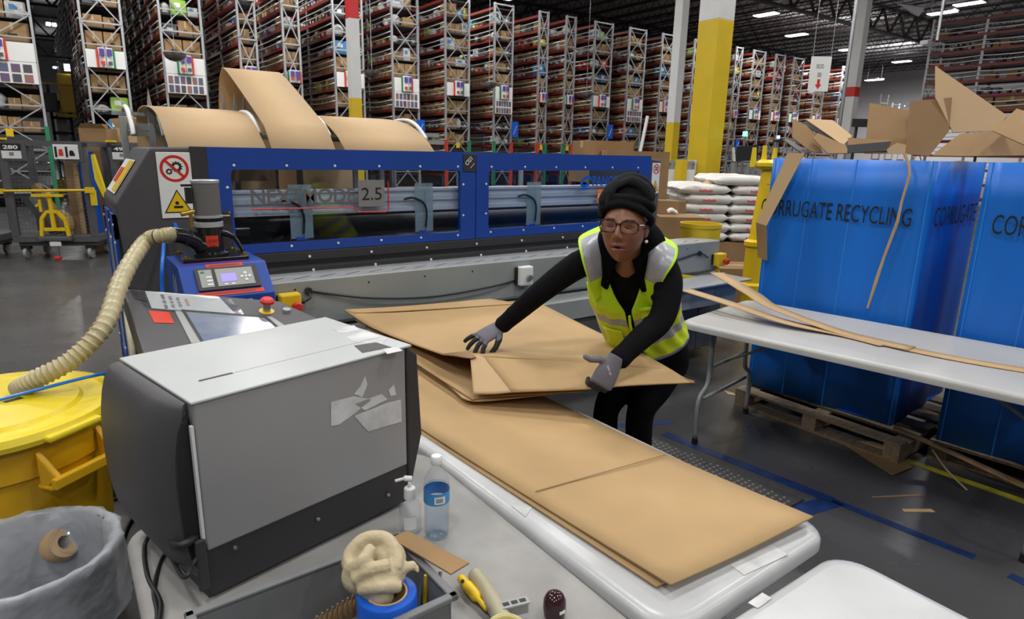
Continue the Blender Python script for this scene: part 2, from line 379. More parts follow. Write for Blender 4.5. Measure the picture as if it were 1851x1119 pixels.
# hanging sign
def hanging_sign():
    a = [Dp(1460, 165, 12), Dp(1495, 172, 12), Dp(1503, 113, 12), Dp(1468, 104, 12)]
    o = a[0]; xd = V((a[1]-a[0]).xy.to_3d()).normalized(); w_ = (a[1]-a[0]).xy.length; h = a[3].z-a[0].z; n = xd.cross(V((0, 0, 1)))
    r = E('hanging_sign', 'white hanging sign reading BOD with a red arrow pointing down', 'sign', o)
    P1('sign_panel', WHITE, r, lambda b: b.obox(o, xd*w_, V((0, 0, h)), -n*.02))
    f = o+n*.003
    text('BOD', 'lettering', f+xd*w_*.30+V((0, 0, h*.66)), xd, (0, 0, 1), w_*.36, h*.12, GREYT, r)
    plate('print_block', GREYL, r, f+xd*w_*.38+V((0, 0, h*.42)), xd, (0, 0, 1), w_*.2, h*.12, .001)
    c = f+xd*w_*.48+V((0, 0, 0))
    P1('red_arrow', REDL, r, lambda b: (b.obox(c-xd*w_*.07+V((0, 0, h*.2)), xd*w_*.14, V((0, 0, h*.15)), n*.002), b.prism([c-xd*w_*.16+V((0, 0, h*.2)), c+V((0, 0, h*.07)), c+xd*w_*.16+V((0, 0, h*.2))], n*.002)))
    for k in (.05, .95): P1('hanging_wire', STEEL, r, lambda b: b.tube([o+xd*w_*k+V((0, 0, h)), o+xd*w_*k+V((0, 0, 9.3-o.z))], .006, 5))
hanging_sign()
# ================================================================ racks
LV = [.29+.57*k for k in range(13)]   # shelf levels up to 7.13
SX = 22/17.
RK = [(-1.18, .08), (.93, 1.67), (2.42, 3.26), (4.07, 4.46), (5.11, 5.5), (6.39, 7.17), (8.02, 8.8), (9.68, 10.47), (11.37, 12.03), (13.05, 13.39), (14.15, 14.53),
      (15.39, 16.18), (17.01, 17.81), (18.68, 19.37), (20.46, 21.11), (23.0, 23.4), (24.18, 24.98), (25.75, 26.4), (27.1, 27.86), (29.0, 29.76), (31.2, 31.9)]
ORD = ['leftmost', 'second', 'third', 'fourth', 'fifth', 'sixth', 'seventh', 'eighth', 'ninth', 'tenth', 'eleventh', 'twelfth', 'thirteenth', 'fourteenth', 'fifteenth', 'sixteenth', 'seventeenth', 'eighteenth', 'nineteenth', 'twentieth', 'twenty-first']
PHO = [mat('photo_%s' % n_, c_, .5) for n_, c_ in (('plum', (.14, .09, .16)), ('slate', (.10, .12, .18)), ('rose', (.30, .14, .13)), ('charcoal', (.07, .07, .08)))]
ITEMS = []
NTH = ['first', 'second', 'third', 'fourth', 'fifth', 'sixth', 'seventh', 'eighth', 'ninth', 'tenth', 'eleventh', 'twelfth', 'thirteenth', 'fourteenth', 'fifteenth', 'sixteenth', 'seventeenth', 'eighteenth', 'nineteenth']
for _t, _n in (('twentieth', 'twenty'), ('thirtieth', 'thirty'), ('fortieth', 'forty'), ('fiftieth', 'fifty'), ('sixtieth', 'sixty'), ('seventieth', 'seventy')): NTH += [_t]+[_n+'-'+u for u in NTH[:9]]
def lev(k): return 'shelf level with sign' if k == 6 else '%s shelf %s sign' % (NTH[abs(k-6)-1], 'above' if k > 6 else 'below')
def rack(i, x0, W, L, y0=22.0, flip=False, label='', seen=1):
    s = -1 if flip else 1
    M = Matrix.Translation((x0, y0, 0)) @ (Matrix.Rotation(math.pi, 4, 'Z') if flip else Matrix.Identity(4))
    r = E('storage_rack', label, 'rack', (0, 0, 0)); r.matrix_world = M
    top = LV[-1]+.05
    nb = max(1, round(L/2.1)); ys = [L*k/nb for k in range(nb+1)]
    for x in (0, W):
        for k, y in enumerate(ys): P1('upright', RACKM, r, lambda b: b.box(x-.03, x+.03, y-.045, y+.045, 0, top+(.0 if k else .12)), world=False)
    for k in range(0, 12, 2):      # end bracing
        z0, z1 = LV[k]+.1, LV[min(k+2, 12)]+.1
        if z1 < 1.2: continue
        P1('cross_brace', RACKM, r, lambda b: b.bar((0, -.03, z0), (W, -.03, z1), .03), world=False)
        P1('cross_brace', RACKM, r, lambda b: b.bar((W, -.045, z0), (0, -.045, z1), .03), world=False)
        P1('end_rail', RACKM, r, lambda b: b.bar((0, -.035, z0), (W, -.035, z0), .045), world=False)
        P1('end_rail', RACKM, r, lambda b: b.bar((0, -.035, (z0+z1)/2), (W, -.035, (z0+z1)/2), .03), world=False)
    P1('end_rail', RACKM, r, lambda b: b.bar((0, 0, top+.08), (W, 0, top+.08), .05), world=False)
    sides = (0,) if not flip else (W,)
    for z in LV:
        P1('shelf_deck', SHELFD, r, lambda b: b.box(.03, W-.03, .03, L, z-.03, z-.005), world=False)
        for x in (0, W): P1('shelf_beam', RACKR, r, lambda b: b.box(x-.035, x+.035, .03, L, z-.075, z+.015), world=False)
        for x in sides:
            sg = -1 if x == 0 else 1
            for dz in (.17, .33):
                if z+dz > top or z < .8: continue
                pts = [(x+sg*(.05+.07*abs(math.sin(math.pi*(k/6.)))), ys[j]+(ys[j+1]-ys[j])*k/6., z+dz-.05*abs(math.sin(math.pi*k/6.))) for j in range(nb) for k in range(6)]+[(x+sg*.05, L, z+dz)]
                P1('guard_rod', GUARD, r, lambda b: b.tube(pts, .019, 6), world=False, smooth=1)
    # contents, kept in lists and placed afterwards
    for k, z in enumerate(LV[:-1]):
        if z < .8: continue
        if flip:
            y = .2; ct = 0
            while y < L-1:
                wd = 1.15 if k == 6 else random.uniform(.2, .4)
                if k == 6: ITEMS.append(('carton', M @ V((W-.3, y+wd/2, z)), (.5, wd*.96, .48), i, '%s along' % NTH[ct], k))
                elif random.random() < .45: ITEMS.append((random.choice(('carton', 'bag', 'parcel', 'bin')), M @ V((W-.3, y+wd/2, z)), (.4, wd, random.uniform(.12, .3)), i, '%s along' % NTH[ct], k))
                y += wd+.04; ct += 1
            continue
        kraft = k in (7,) or (k in (6, 5) and random.random() < .8)
        x = .06; ce = 0
        while x < W-.2:
            wd = random.choice((.28, .40, .46)) if not kraft else (W-.12)/2
            wd = min(wd, W-.04-x); kind = 'carton' if kraft or random.random() < .55 else random.choice(('bin', 'bag', 'parcel'))
            ITEMS.append((kind, M @ V((x+wd/2, .28, z)), (wd*.95, .42, random.uniform(.24, .46) if not kraft else .46), i, '%s on end face' % NTH[ce], k)); x += wd+.01; ce += 1
        for sd in sides:
            y = .55; ct = 0
            while y < min(L, 16)-.3:
                dx = .24
                cx = dx if sd == 0 else W-dx
                if kraft:
                    wd = .26 if k == 7 else .42
                    if k == 7:
                        for q in (0, 1): ITEMS.append(('carton', M @ V((cx, y+wd/2, z+q*.235)), (.42, wd*.92, .22), i, '%s %s in on aisle side' % (('lower', 'upper')[q], NTH[ct]), k))
                    else: ITEMS.append(('carton', M @ V((cx, y+wd/2, z)), (.42, wd*.94, random.uniform(.36, .46)), i, '%s in on aisle side' % NTH[ct], k))
                else:
                    wd = random.uniform(.2, .42); kind = random.choice(('carton', 'carton', 'bag', 'bin', 'parcel', 'none'))
                    if kind != 'none': ITEMS.append((kind, M @ V((cx, y+wd/2, z)), (.40, wd*.92, random.uniform(.16, .42)), i, '%s in on aisle side' % NTH[ct], k))
                y += wd+.03; ct += 1
    return r
LEN = {0: 6, 1: 24, 2: 10, 5: 5, 3: 5, 4: 5}
for i, (a, b_) in enumerate(RK):
    if i == 15: pass
    lab = ('leftmost rack, its end frame' if i == 0 else 'tall storage rack, %s from the left,' % ORD[i])+' facing the work area behind the machine'
    if i == 0: lab = 'leftmost tall storage rack, standing behind the cage cart numbered 280'
    if i == 20: lab = 'tall storage rack, last of the row before the bare end racks'
    rack(i, a*SX, (b_-a)*SX, LEN.get(i, 4.2), label=lab)
rack(21, 30.0+1.2, 1.2, 9.5, y0=12.8, flip=True, label='long red beamed rack seen side on at the right, above the cardboard scraps')
# distant bare racks in front of the pale wall
for i, px in enumerate((1588, 1612, 1634)):
    q = Yp(px, 200, 24)
    r = E('empty_rack', ['bare rack frame before the pale end wall, nearest the storage row', 'bare rack frame before the pale end wall, middle of the three', 'bare rack frame before the pale end wall, nearest the long red rack'][i], 'rack', (q.x, 24, 0))
    for x in (0, 1.1): P1('upright', RACKM, r, lambda b: b.box(x-.04, x+.04, -.04, .04, 0, 6.4-.5*i), world=False)
    for k in range(9): P1('shelf_beam', RACKR if k % 2 else RACKM, r, lambda b: b.box(0, 1.1, -.03, .03, 1.2+k*.57, 1.28+k*.57), world=False)
# ---- contents
def carton_proto():
    b = MB(); b.box(-.5, .5, -.5, .5, 0, 1); b.mi = 1
    b.box(-.505, .505, -.05, .05, .985, 1.004); b.box(-.05, .05, -.505, -.499, .55, 1.0); b.box(-.505, -.499, -.05, .05, .6, 1.0)
    b.mi = 2; b.box(-.507, -.5, -.16, .16, .42, .60); b.box(-.14, .14, -.507, -.5, .30, .40)
    return b.build('cardboard_box', [KRAFTD, KRAFTL, BLACK], None, world=False)
def bin_proto():
    b = MB(); b.prism([(-.5, -.5, 0), (.5, -.5, 0), (.5, .5, 0), (-.5, .5, 0)], (0, 0, .05))
    for a in ((-.5, -.45, -.5, .5), (.45, .5, -.5, .5), (-.5, .5, -.5, -.44), (-.5, .5, .44, .5)): b.box(*a, 0, .8)
    b.box(-.54, .54, -.54, -.5, .72, .85); b.box(-.54, -.5, -.54, .54, .72, .85); b.mi = 1; b.box(-.2, .2, -.515, -.5, .3, .55); b.box(-.515, -.5, -.2, .2, .3, .55); b.mi = 2
    b.ball((0, 0, .72), (.4, .4, .25), 6)
    return b.build('storage_bin', [GOODS[6], PAPER, GOODS[0]], None, world=False, recalc=False)
def bag_proto():
    b = MB(); rr = random.Random(3)
    rows = []
    for i in range(9):
        z = i/8; rad = .5*math.sqrt(max(.02, 1-(2*z-.9)**2/1.3)); rows.append([(math.cos(a*math.pi/8)*rad*(1+rr.uniform(-.16, .16)), math.sin(a*math.pi/8)*rad*(1+rr.uniform(-.16, .16)), z) for a in range(16)])
    b.grid(rows, True); b.add(rows[-1], [tuple(range(16))]); return b.build('plastic_bag', GOODS[0], None, world=False, smooth=40)
def parcel_proto(m):
    b = MB(); b.box(-.5, .5, -.5, .5, 0, .96); b.box(-.46, .46, -.46, .46, .96, 1); b.mi = 1; b.box(-.3, .1, -.507, -.5, .5, .8); b.box(-.507, -.5, -.1, .3, .4, .7)
    return b.build('packaged_parcel', [m, PAPER if m is not GOODS[0] else GOODS[1]], None, world=False)
PR = {'carton': carton_proto(), 'bin': bin_proto(), 'bag': bag_proto()}
PARC = [parcel_proto(m) for m in GOODS[:6]]; PCOL = ['white', 'blue', 'green', 'purple', 'yellow', 'red']
def rackname(i): return 'long red beamed rack at the right' if i == 21 else ('last rack of the row' if i == 20 else 'leftmost rack' if i == 0 else '%s rack from the left' % ORD[i])
USED = set(); CNT = {}
REST = {'carton': MB(), 'bin': MB(), 'bag': MB(), 'parcel': MB()}
def vis(it):
    p = it[1]; d = (p-CAMP); z = d.dot(FW); px = 925.5+FPX*d.dot(RT)/z; py = 559.5-FPX*d.dot(UP)/z
    return it[2][2]*it[2][1]/z*(1 if -20 < px < 1870 and -15 < py < 275 else .01)
ITEMS.sort(key=lambda it: -vis(it))
CAPS = {'carton': 300, 'bin': 300, 'bag': 300, 'parcel': 300}
for kind, p, sz, ri, where, lk in ITEMS:
    n = CNT.get(kind, 0); CNT[kind] = n+1
    if vis((kind, p, sz, ri)) < .0003: continue
    if n >= CAPS[kind]:
        REST[kind].box(p.x-sz[0]/2, p.x+sz[0]/2, p.y-sz[1]/2, p.y+sz[1]/2, p.z, p.z+sz[2]); continue
    k = random.choice((0, 0, 0, 0, 1, 2, 3, 4, 5)) if kind == 'parcel' else 0
    pr_ = PARC[k] if kind == 'parcel' else PR[kind]; key = pr_.name
    o = pr_ if key not in USED else pr_.copy()
    if key in USED: COL.objects.link(o)
    USED.add(key); o.location = p; o.scale = sz
    nm = {'carton': 'brown box', 'bin': 'grey bin', 'bag': 'whitish bag', 'parcel': PCOL[k]+' parcel'}[kind]
    o['label'] = nm+', '+where+', '+lev(lk)+', '+rackname(ri).replace(' from the left', ' from left').replace('at the right', ''); o['category'] = {'carton': 'box', 'bin': 'bin', 'bag': 'bag', 'parcel': 'parcel'}[kind]; o['group'] = nm+' shelved on the '+rackname(ri)
for o in list(PR.values())+PARC:
    if o.name not in USED and 'label' not in o: bpy.data.objects.remove(o)
for kind, b in REST.items():
    if b.v:
        nm = {'carton': ('cardboard_boxes', 'smaller brown cardboard boxes filling the farther rack shelves', KRAFTD), 'bin': ('storage_bins', 'small grey bins filling the farther rack shelves', GOODS[6]),
              'bag': ('plastic_bags', 'small pale plastic bags filling the farther rack shelves', GOODS[0]), 'parcel': ('parcels', 'small white parcels filling the farther rack shelves', GOODS[0])}[kind]
        o = b.build(nm[0], nm[2]); T(o, nm[1], 'goods'); o['kind'] = 'stuff'
# aisle signs and picture boards, on the rack ends
for i, (a, b_) in enumerate(RK):
    x0, x1 = a*SX, b_*SX; W = x1-x0
    if i in (3, 15): pass
    small = W < .6
    t = E('aisle_sign', 'white aisle sign with purple and %s panels on the %s' % ('red' if i % 2 else 'green', rackname(i)), 'sign', (x0, 21.9, 3.77))
    zt = 4.24 if not small else 4.10
    P1('board', WHITE, t, lambda b: b.box(x0+.02, x1-.02, 21.90, 21.925, 3.77, zt))
    c = (x0+x1)/2
    for k, s in enumerate((-1, 1)):
        xa, xb = sorted((c+s*.01, c+s*.17)); mm = (REDS if (k+i) % 2 else GREEN)
        P1('label_panel', PAPER, t, lambda b: b.prism([(xa, 21.86 if s < 0 else 21.78, 3.78), (xb, 21.78 if s < 0 else 21.86, 3.78), (xb, 21.895, 3.78), (xa, 21.895, 3.78)], (0, 0, zt-3.78+.06)))
        P1('edge_strip', mm, t, lambda b: b.box(*sorted((c+s*.17, c+s*.22)), 21.85, 21.895, 3.77, zt+.02))
        P1('purple_label', PURPLE, t, lambda b: b.box(xa+.02, xb-.02, 21.76, 21.778, zt-.16, zt+.02))
        P1('number_plate', GREYC if k else REDS, t, lambda b: b.box(xa+.03, xb-.03, 21.76, 21.778, 3.84, 3.94))
    if i in (0, 2, 6, 8, 12, 14):
        t = E('picture_board', 'white board with two rows of photos on the %s' % rackname(i), 'notice board', (x0, 21.9, 3.2))
        P1('board', WHITE, t, lambda b: b.box(x0+.02, x1-.02, 21.90, 21.925, 3.22, 3.76))
        for rr in range(2):
            for q in range(6):
                xx = x0+.06+(W-.12)*q/6; P1('photo', PHO[(q*7+rr*3+i) % 4], t, lambda b: b.box(xx, xx+(W-.12)/6*.75, 21.89, 21.899, 3.50-.25*rr, 3.70-.25*rr))
    if i in (7, 9, 10, 0): T(P1('yellow_tag', YEL, None, lambda b: b.box(c-.08, c+.08, 21.93, 21.945, 1.86, 2.06)), 'small yellow tag on the end frame of the %s' % rackname(i), 'tag')
    m = GREEN if i % 2 else REDS
    for x, mm in ((x0, [REDS, GREEN][i % 2 == 0 and i > 0]), (x1, [GREEN, REDS][i % 2 == 0 and i > 0])):
        if i in (0, 1, 2, 7, 8, 9, 10): T(P1('post_guard', mm, None, lambda b: b.box(x-.05, x+.05, 21.89, 21.95, .0, 2.15)), '%s post guard on the %s post of the %s' % ('red' if mm is REDS else 'green', 'left' if x == x0 else 'right', rackname(i)), 'post guard')
for i, (px, py) in enumerate([(316, 96), (672, 128), (884, 150), (1060, 168)]):
    q = Yp(px, py, 21.0); T(P1('dome_mirror', WRAP, None, lambda b: b.lathe(q, [(.30, .0), (.29, -.06), (.24, -.14), (.15, -.2), (.02, -.23)], 20), smooth=40), 'half dome safety mirror hanging before the %s' % rackname([2, 5, 8, 11][i]), 'mirror')
    b = MB(); b.tube([(q.x, q.y, q.z), (q.x, q.y, 9.3)], .008, 5); o = b.build('mirror_wire', STEEL, None); T(o, 'thin wire holding the dome mirror before the %s' % rackname([2, 5, 8, 11][i]), 'wire')
# ================================================================ order picker truck down the far left aisle
q = Yp(118, 262, 27)
t = E('order_picker', 'yellow and black order picker truck raised in the far left aisle', 'lift truck', (q.x, 27, 0))
X0 = q.x
for x in (X0-.30, X0+.22): P1('mast', BLACK, t, lambda b: b.box(x, x+.09, 27, 27.15, .1, 3.6))
for k in range(6): P1('mast_rung', BLACK, t, lambda b: b.box(X0-.3, X0+.3, 27.0, 27.1, .5+k*.5, .6+k*.5))
P1('mast_panel', WHITE, t, lambda b: b.box(X0-.15, X0+.15, 27.12, 27.14, .3, 3.3))
P1('platform', YEL, t, lambda b: (b.box(X0-.1, X0+.5, 26.2, 26.95, 2.55, 2.65), b.box(X0-.0, X0+.42, 26.2, 26.3, 2.7, 3.9)), bevel=.02)
P1('overhead_guard', BLACK, t, lambda b: (b.box(X0-.5, X0+.45, 26.1, 27, 4.35, 4.42), [b.box(x, x+.05, 26.1, 26.15, 2.6, 4.4) for x in (X0-.5, X0+.4)]))
P1('gate_bar', YEL, t, lambda b: b.box(X0-.55, X0+.4, 26.15, 26.19, 3.55, 3.6))
P1('control_box', GREYC, t, lambda b: b.box(X0-.45, X0-.05, 26.3, 26.6, 2.7, 3.3), bevel=.03)
P1('lamp_head', DIFF, t, lambda b: b.box(X0+.25, X0+.40, 26.15, 26.25, 4.0, 4.2))
P1('base', YEL, t, lambda b: b.box(X0-.45, X0+.45, 26.2, 27.6, .08, .55), bevel=.05)
for x in (X0-.4, X0+.3): P1('wheel', BLACK, t, lambda b: b.cyl((x, 26.4, .15), (x+.1, 26.4, .15), .15))
# ================================================================ cage carts
def cage_cart(c, ang, number, label, contents):
    r = E('cage_cart', label, 'cart', (c[0], c[1], 0)); r.rotation_euler = (0, 0, ang)
    W, D_, Hh = 1.15, .8, 1.72
    k = dict(world=False)
    P1('base_frame', GREYC, r, lambda b: (b.box(0, W, 0, D_, .26, .36), b.box(.05, W-.05, .05, D_-.05, .20, .26)), bevel=.008, **k)
    for x in (0, W-.10):
        for y in (0, D_-.06): P1('corner_post', GREYC, r, lambda b: b.box(x, x+.10, y, y+.06, .34, Hh), bevel=.006, **k)
    for y in (0, D_-.06): P1('top_rail', GREYC, r, lambda b: b.box(0, W, y, y+.05, Hh-.06, Hh+.02), **k)
    for x in (.0, W-.06): P1('top_rail', GREYC, r, lambda b: b.box(x, x+.06, 0, D_, Hh-.06, Hh), **k)
    P1('head_panel', GREYC, r, lambda b: b.box(.05, .36, -.005, .02, Hh-.27, Hh), **k); P1('head_panel', GREYC, r, lambda b: b.box(.85, W-.05, -.005, .02, Hh-.27, Hh), **k)
    def wires(b):
        for i in range(20): b.box(.1+i*.05, .104+i*.05, .008, .012, .36, Hh)
        for i in range(27): b.box(.05, W-.05, .008, .012, .36+i*.05, .364+i*.05)
    P1('wire_mesh', GREYC, r, wires, **k)
    n = P1('number_plate', BLACK, r, lambda b: b.box(.05, .30, -.014, -.006, Hh-.13, Hh-.03), **k)
    P1('paper_label', PAPER, r, lambda b: b.box(.05, .30, -.013, -.006, Hh-.24, Hh-.13), **k)
    t = text(number, 'number', V((0, 0, 0)), (1, 0, 0), (0, 0, 1), .19, .055, WHITE, None, bold=.03); t.location = (.175, -.016, Hh-.108); t.parent = n
    P1('barcode', GREYC, r, lambda b: [b.box(.15+i*.01, .155+i*.01, -.016, -.013, Hh-.2, Hh-.15) for i in range(6)], **k)
    p = P1('pictogram_plate', WHITE, r, lambda b: b.box(.72, 1.05, -.02, -.01, Hh-.24, Hh-.03), bevel=.01, **k)
    P1('pictogram', BLACK, p, lambda b: (b.box(.74, .77, -.023, -.02, Hh-.21, Hh-.06), b.box(.88, .91, -.023, -.02, Hh-.21, Hh-.06), b.cyl((.96, -.023, Hh-.14), (.96, -.02, Hh-.14), .03), b.box(.93, 1.0, -.023, -.02, Hh-.19, Hh-.15)), **k)
    P1('pictogram_red', REDS, p, lambda b: (b.cyl((.82, -.023, Hh-.12), (.82, -.02, Hh-.12), .028), b.box(.79, .85, -.023, -.02, Hh-.19, Hh-.14)), **k)
    P1('yellow_bar', YEL, r, lambda b: (b.tube([(-.05, -.06, 1.02), (W+.02, -.06, 1.04)], .017, 8), b.box(-.07, .02, -.09, -.02, .99, 1.05), b.box(W-.06, W+.05, -.09, -.02, 1.0, 1.08), b.box(W+.0, W+.07, -.08, -.03, .82, 1.04)), **k)
    P1('tag_clip', YEL, r, lambda b: b.box(-.02, .12, -.02, .05, Hh+.02, Hh+.05), **k)
    if number == '280':
        def br(b):
            for p, q_ in (((.42, .36), (.45, .62)), ((.45, .62), (.53, .72)), ((.53, .72), (.67, .72)), ((.67, .72), (.76, .60)), ((.76, .60), (.78, .36)), ((.46, .46), (.76, .46))): b.bar((p[0], -.04, p[1]), (q_[0], -.04, q_[1]), .045)
            b.box(.57, .62, -.06, -.02, .46, 1.0); b.box(.37, .78, -.08, -.02, 1.02-.08, 1.04-.06); b.bar((.46, -.05, .72), (.46, -.05, .9), .03); b.bar((.40, -.05, .8), (.46, -.05, .84), .03)
        P1('hitch_bracket', YEL, r, br, **k)
        P1('hitch_plate', GREYC, r, lambda b: (b.box(.38, .82, -.09, .02, .29, .35)), bevel=.01, **k)
        P1('pedal_label', PAPER, r, lambda b: b.box(.53, .68, -.1, -.09, .22, .28), **k)
        P1('brake_pedal', RED, r, lambda b: b.box(.57, .66, -.14, -.06, .015, .06), bevel=.015, **k)
        P1('pedal_rod', STEEL, r, lambda b: b.box(.60, .63, -.08, -.06, .05, .24), **k)
    for x in (.10, W-.18):
        for y in (.08, D_-.12):
            c_ = P1('caster', BLACK, r, lambda b: b.box(x-.03, x+.09, y-.04, y+.05, .15, .21), **k)
            P1('wheel', GREYM, c_, lambda b: b.lathe((x+.005, y, .09), [(.02, 0), (.085, .005), (.085, .045), (.02, .05)], 20, ax=(1, 0, 0)), smooth=40, **k)
    return r
ca = Z280 = Zp(8, 455, .1)
CB = (-.56, 11.95); cage_cart(CB, math.radians(-24), '280', 'dark grey wire cage cart numbered 280 with a yellow hitch bracket', None)
CB2 = (.80, 12.0); cage_cart(CB2, math.radians(-16), '490', 'dark grey wire cage cart numbered 490 beside the black machine end cover', None)
cage_cart((-1.85, 12.4), math.radians(-20), '281', 'partly visible grey cage cart at the left picture edge beside cart 280', None)
def incart(name, m, label, cat, fn, cc=CB, an=-24, **k):
    b = MB(); b.M = Matrix.Translation((cc[0], cc[1], 0)) @ Matrix.Rotation(math.radians(an), 4, 'Z'); fn(b); return T(b.build(name, m, None, **k), label, cat)
incart('cardboard_tube_box', KRAFTD, 'tall narrow brown carton standing inside cart 280', 'box', lambda b: (b.box(.72, .84, .25, .55, .361, 1.62), b.box(.715, .845, .38, .42, 1.3, 1.625)))
incart('cardboard_tube_box', KRAFTL, 'slim pale brown carton standing beside the tall one in cart 280', 'box', lambda b: (b.box(.85, .92, .22, .55, .361, 1.42), b.box(.86, .9, .215, .22, 1.25, 1.38)))
incart('foam_roll', BLUEV, 'tall vivid blue panel leaning inside the right of cart 280', 'panel', lambda b: b.prism([(.93, .2, 1.6), (1.04, .2, 1.6), (1.12-.06, .2, .361), (.97, .2, .361)], (0, .3, 0)), bevel=.01)
incart('grey_board', GOODS[6], 'grey board leaning diagonally inside cart 280', 'board', lambda b: b.prism([(.12, .14, .9), (.22, .14, .92), (.52, .14, .42), (.44, .14, .37)], (0, .35, 0)))
incart('long_box', KRAFTD, 'long brown box leaning diagonally behind the grey board in cart 280', 'box', lambda b: b.prism([(.11, .51, 1.06), (.17, .51, 1.1), (.50, .51, .48), (.43, .51, .361)], (0, .15, 0)))
incart('crumpled_sack', KRAFTL, 'crumpled brown paper sack lying inside cart 280', 'sack', lambda b: (b.ball((.66, .2, .53), (.12, .1, .17), 8), b.ball((.60, .24, .60), (.09, .09, .13), 6)), remesh=.02)
incart('clear_wrap', PET, 'clear plastic wrap sheet hanging inside cart 280', 'plastic wrap', lambda b: b.grid([[(.14+.06*i, .06+.012*math.sin(i*2.3+j), .5+.11*j) for i in range(10)] for j in range(10)]), solid=.003, smooth=1)
incart('open_carton', KRAFTD, 'open brown carton stacked behind cart 280, flaps up', 'box', lambda b: (b.box(.70, 1.1, .95, 1.4, .0, 1.95), b.prism([(.70, .95, 1.95), (1.1, .95, 1.95), (1.06, .9, 2.02), (.76, .9, 2.02)], (0, .01, 0))))
incart('tall_carton', KRAFTD, 'tall brown carton stack loaded in cart 490', 'box', lambda b: (b.box(.14, .50, .12, .6, .361, 1.6), b.box(.139, .501, .119, .125, 1.0, 1.01), b.box(.139, .501, .119, .125, 1.3, 1.31)), cc=CB2, an=-16)
incart('open_carton', KRAFTL, 'large open brown carton rising behind cart 490', 'box', lambda b: (b.box(-.05, .75, .95, 1.6, .0, 1.98), b.prism([(-.05, .95, 1.98), (.25, .95, 1.98), (.2, .9, 2.16), (-.12, .9, 2.12)], (0, .02, 0)), b.prism([(.25, .97, 1.98), (.75, .97, 1.98), (.7, 1.0, 2.17), (.2, .9, 2.16)], (0, .02, 0))), cc=CB2, an=-16)
incart('yellow_sign', YELL, 'yellow folded floor sign hooked between the two numbered carts', 'sign', lambda b: b.prism([(1.2, .0, 1.55), (1.23, .0, 1.56), (1.33, .06, .85), (1.27, .04, .95), (1.21, .0, 1.2)], (.01, .05, 0)))
# ================================================================ boxes and bags beyond the machine
def carton_box(label, cx, cy, z0, w_, d_, h, an=0, m=KRAFTD, tape=True):
    b = MB(); b.M = Matrix.Translation((cx, cy, z0)) @ Matrix.Rotation(math.radians(an), 4, 'Z')
    b.box(-w_/2, w_/2, -d_/2, d_/2, 0, h); b.mi = 1
    if tape: b.box(-w_/2-.001, w_/2+.001, -.025, .025, h-.08, h+.001); b.box(-w_/2, w_/2, -.002, .002, h, h+.0015)
    return T(b.build('cardboard_box', [m, KRAFTL], None, bevel=.004), label, 'box')
carton_box('wide brown carton with a pale label on top of the stack behind the machine', 5.15, 5.55, 1.40, .50, .40, .29, 0)
carton_box('upper brown carton with faint red print behind the labelled carton', 5.42, 5.75, 1.40, .62, .38, .46, -6)
carton_box('large dark brown carton at the right of the stack behind the machine', 5.50, 5.32, 1.20, .72, .4, .55, -30)
carton_box('bottom carton holding up the stack behind the machine', 5.45, 5.5, .0, 1.3, .95, 1.198, -10)
plate('pale_label', WHITE, None, (5.22, 5.345, 1.52), (1, 0, 0), (0, 0, 1), .15, .168); T(bpy.data.objects['pale_label'], 'white and light blue shipping label on the wide carton behind the machine', 'label')
P1('blue_patch', BOTL, bpy.data.objects['pale_label'], lambda b: b.box(5.28, 5.34, 5.338, 5.341, 1.54, 1.65))
def three_m(label, d, px0, px1, py0, py1, z0=None):
    a = Dp(px0, py1, d); c = Dp(px1, py1, d); t = Dp(px0, py0, d); xd = (c-a).to_3d(); xd.z = 0; wv = xd.length; xd.normalize(); n = xd.cross(V((0, 0, 1))); zz = a.z if z0 is None else z0
    b = MB(); b.obox((a.x, a.y, zz), xd*wv, -n*wv*.9, V((0, 0, t.z-zz))); o = b.build('cardboard_box', KRAFTD, None, bevel=.004); T(o, label, 'box'); return V((a.x, a.y, zz)), xd, wv, t.z-zz, n, o
a, xd, wv, h, n, o3 = three_m('brown carton printed 3M standing right of the machine end cover', 6.6, 1188, 1268, 390, 470, .2)
text('3M', 'printed_text', a+xd*wv*.55+V((0, 0, h-.24))+n*.002, xd, (0, 0, 1), .14, .09, BLACK, o3)
a, xd, wv, h, n, o4 = three_m('open brown carton holding a white cloth, on the carton printed 3M', 6.8, 1190, 1226, 362, 391, a.z+h+.002)
q = Dp(1216, 386, 6.5); T(P1('paper_scrap', WHITE, None, lambda b: b.grid([[q+V((-.07+.04*i, .0+.01*j, .02*math.sin(i*1.1)+.02*j)) for i in range(5)] for j in range(3)]), solid=.004, smooth=1), 'small curled white paper beside the open carton', 'paper')
q = Zp(1205, 470, .0)
T(P1('pallet', WOOD, None, lambda b: (b.box(4.85, 5.75, 4.1, 5.0, .12, .2), b.box(4.85, 5.75, 4.1, 4.2, 0, .12), b.box(4.85, 5.75, 4.5, 4.6, 0, .12), b.box(4.85, 5.75, 4.9, 5.0, 0, .12))), 'wooden pallet under the carton printed 3M', 'pallet')
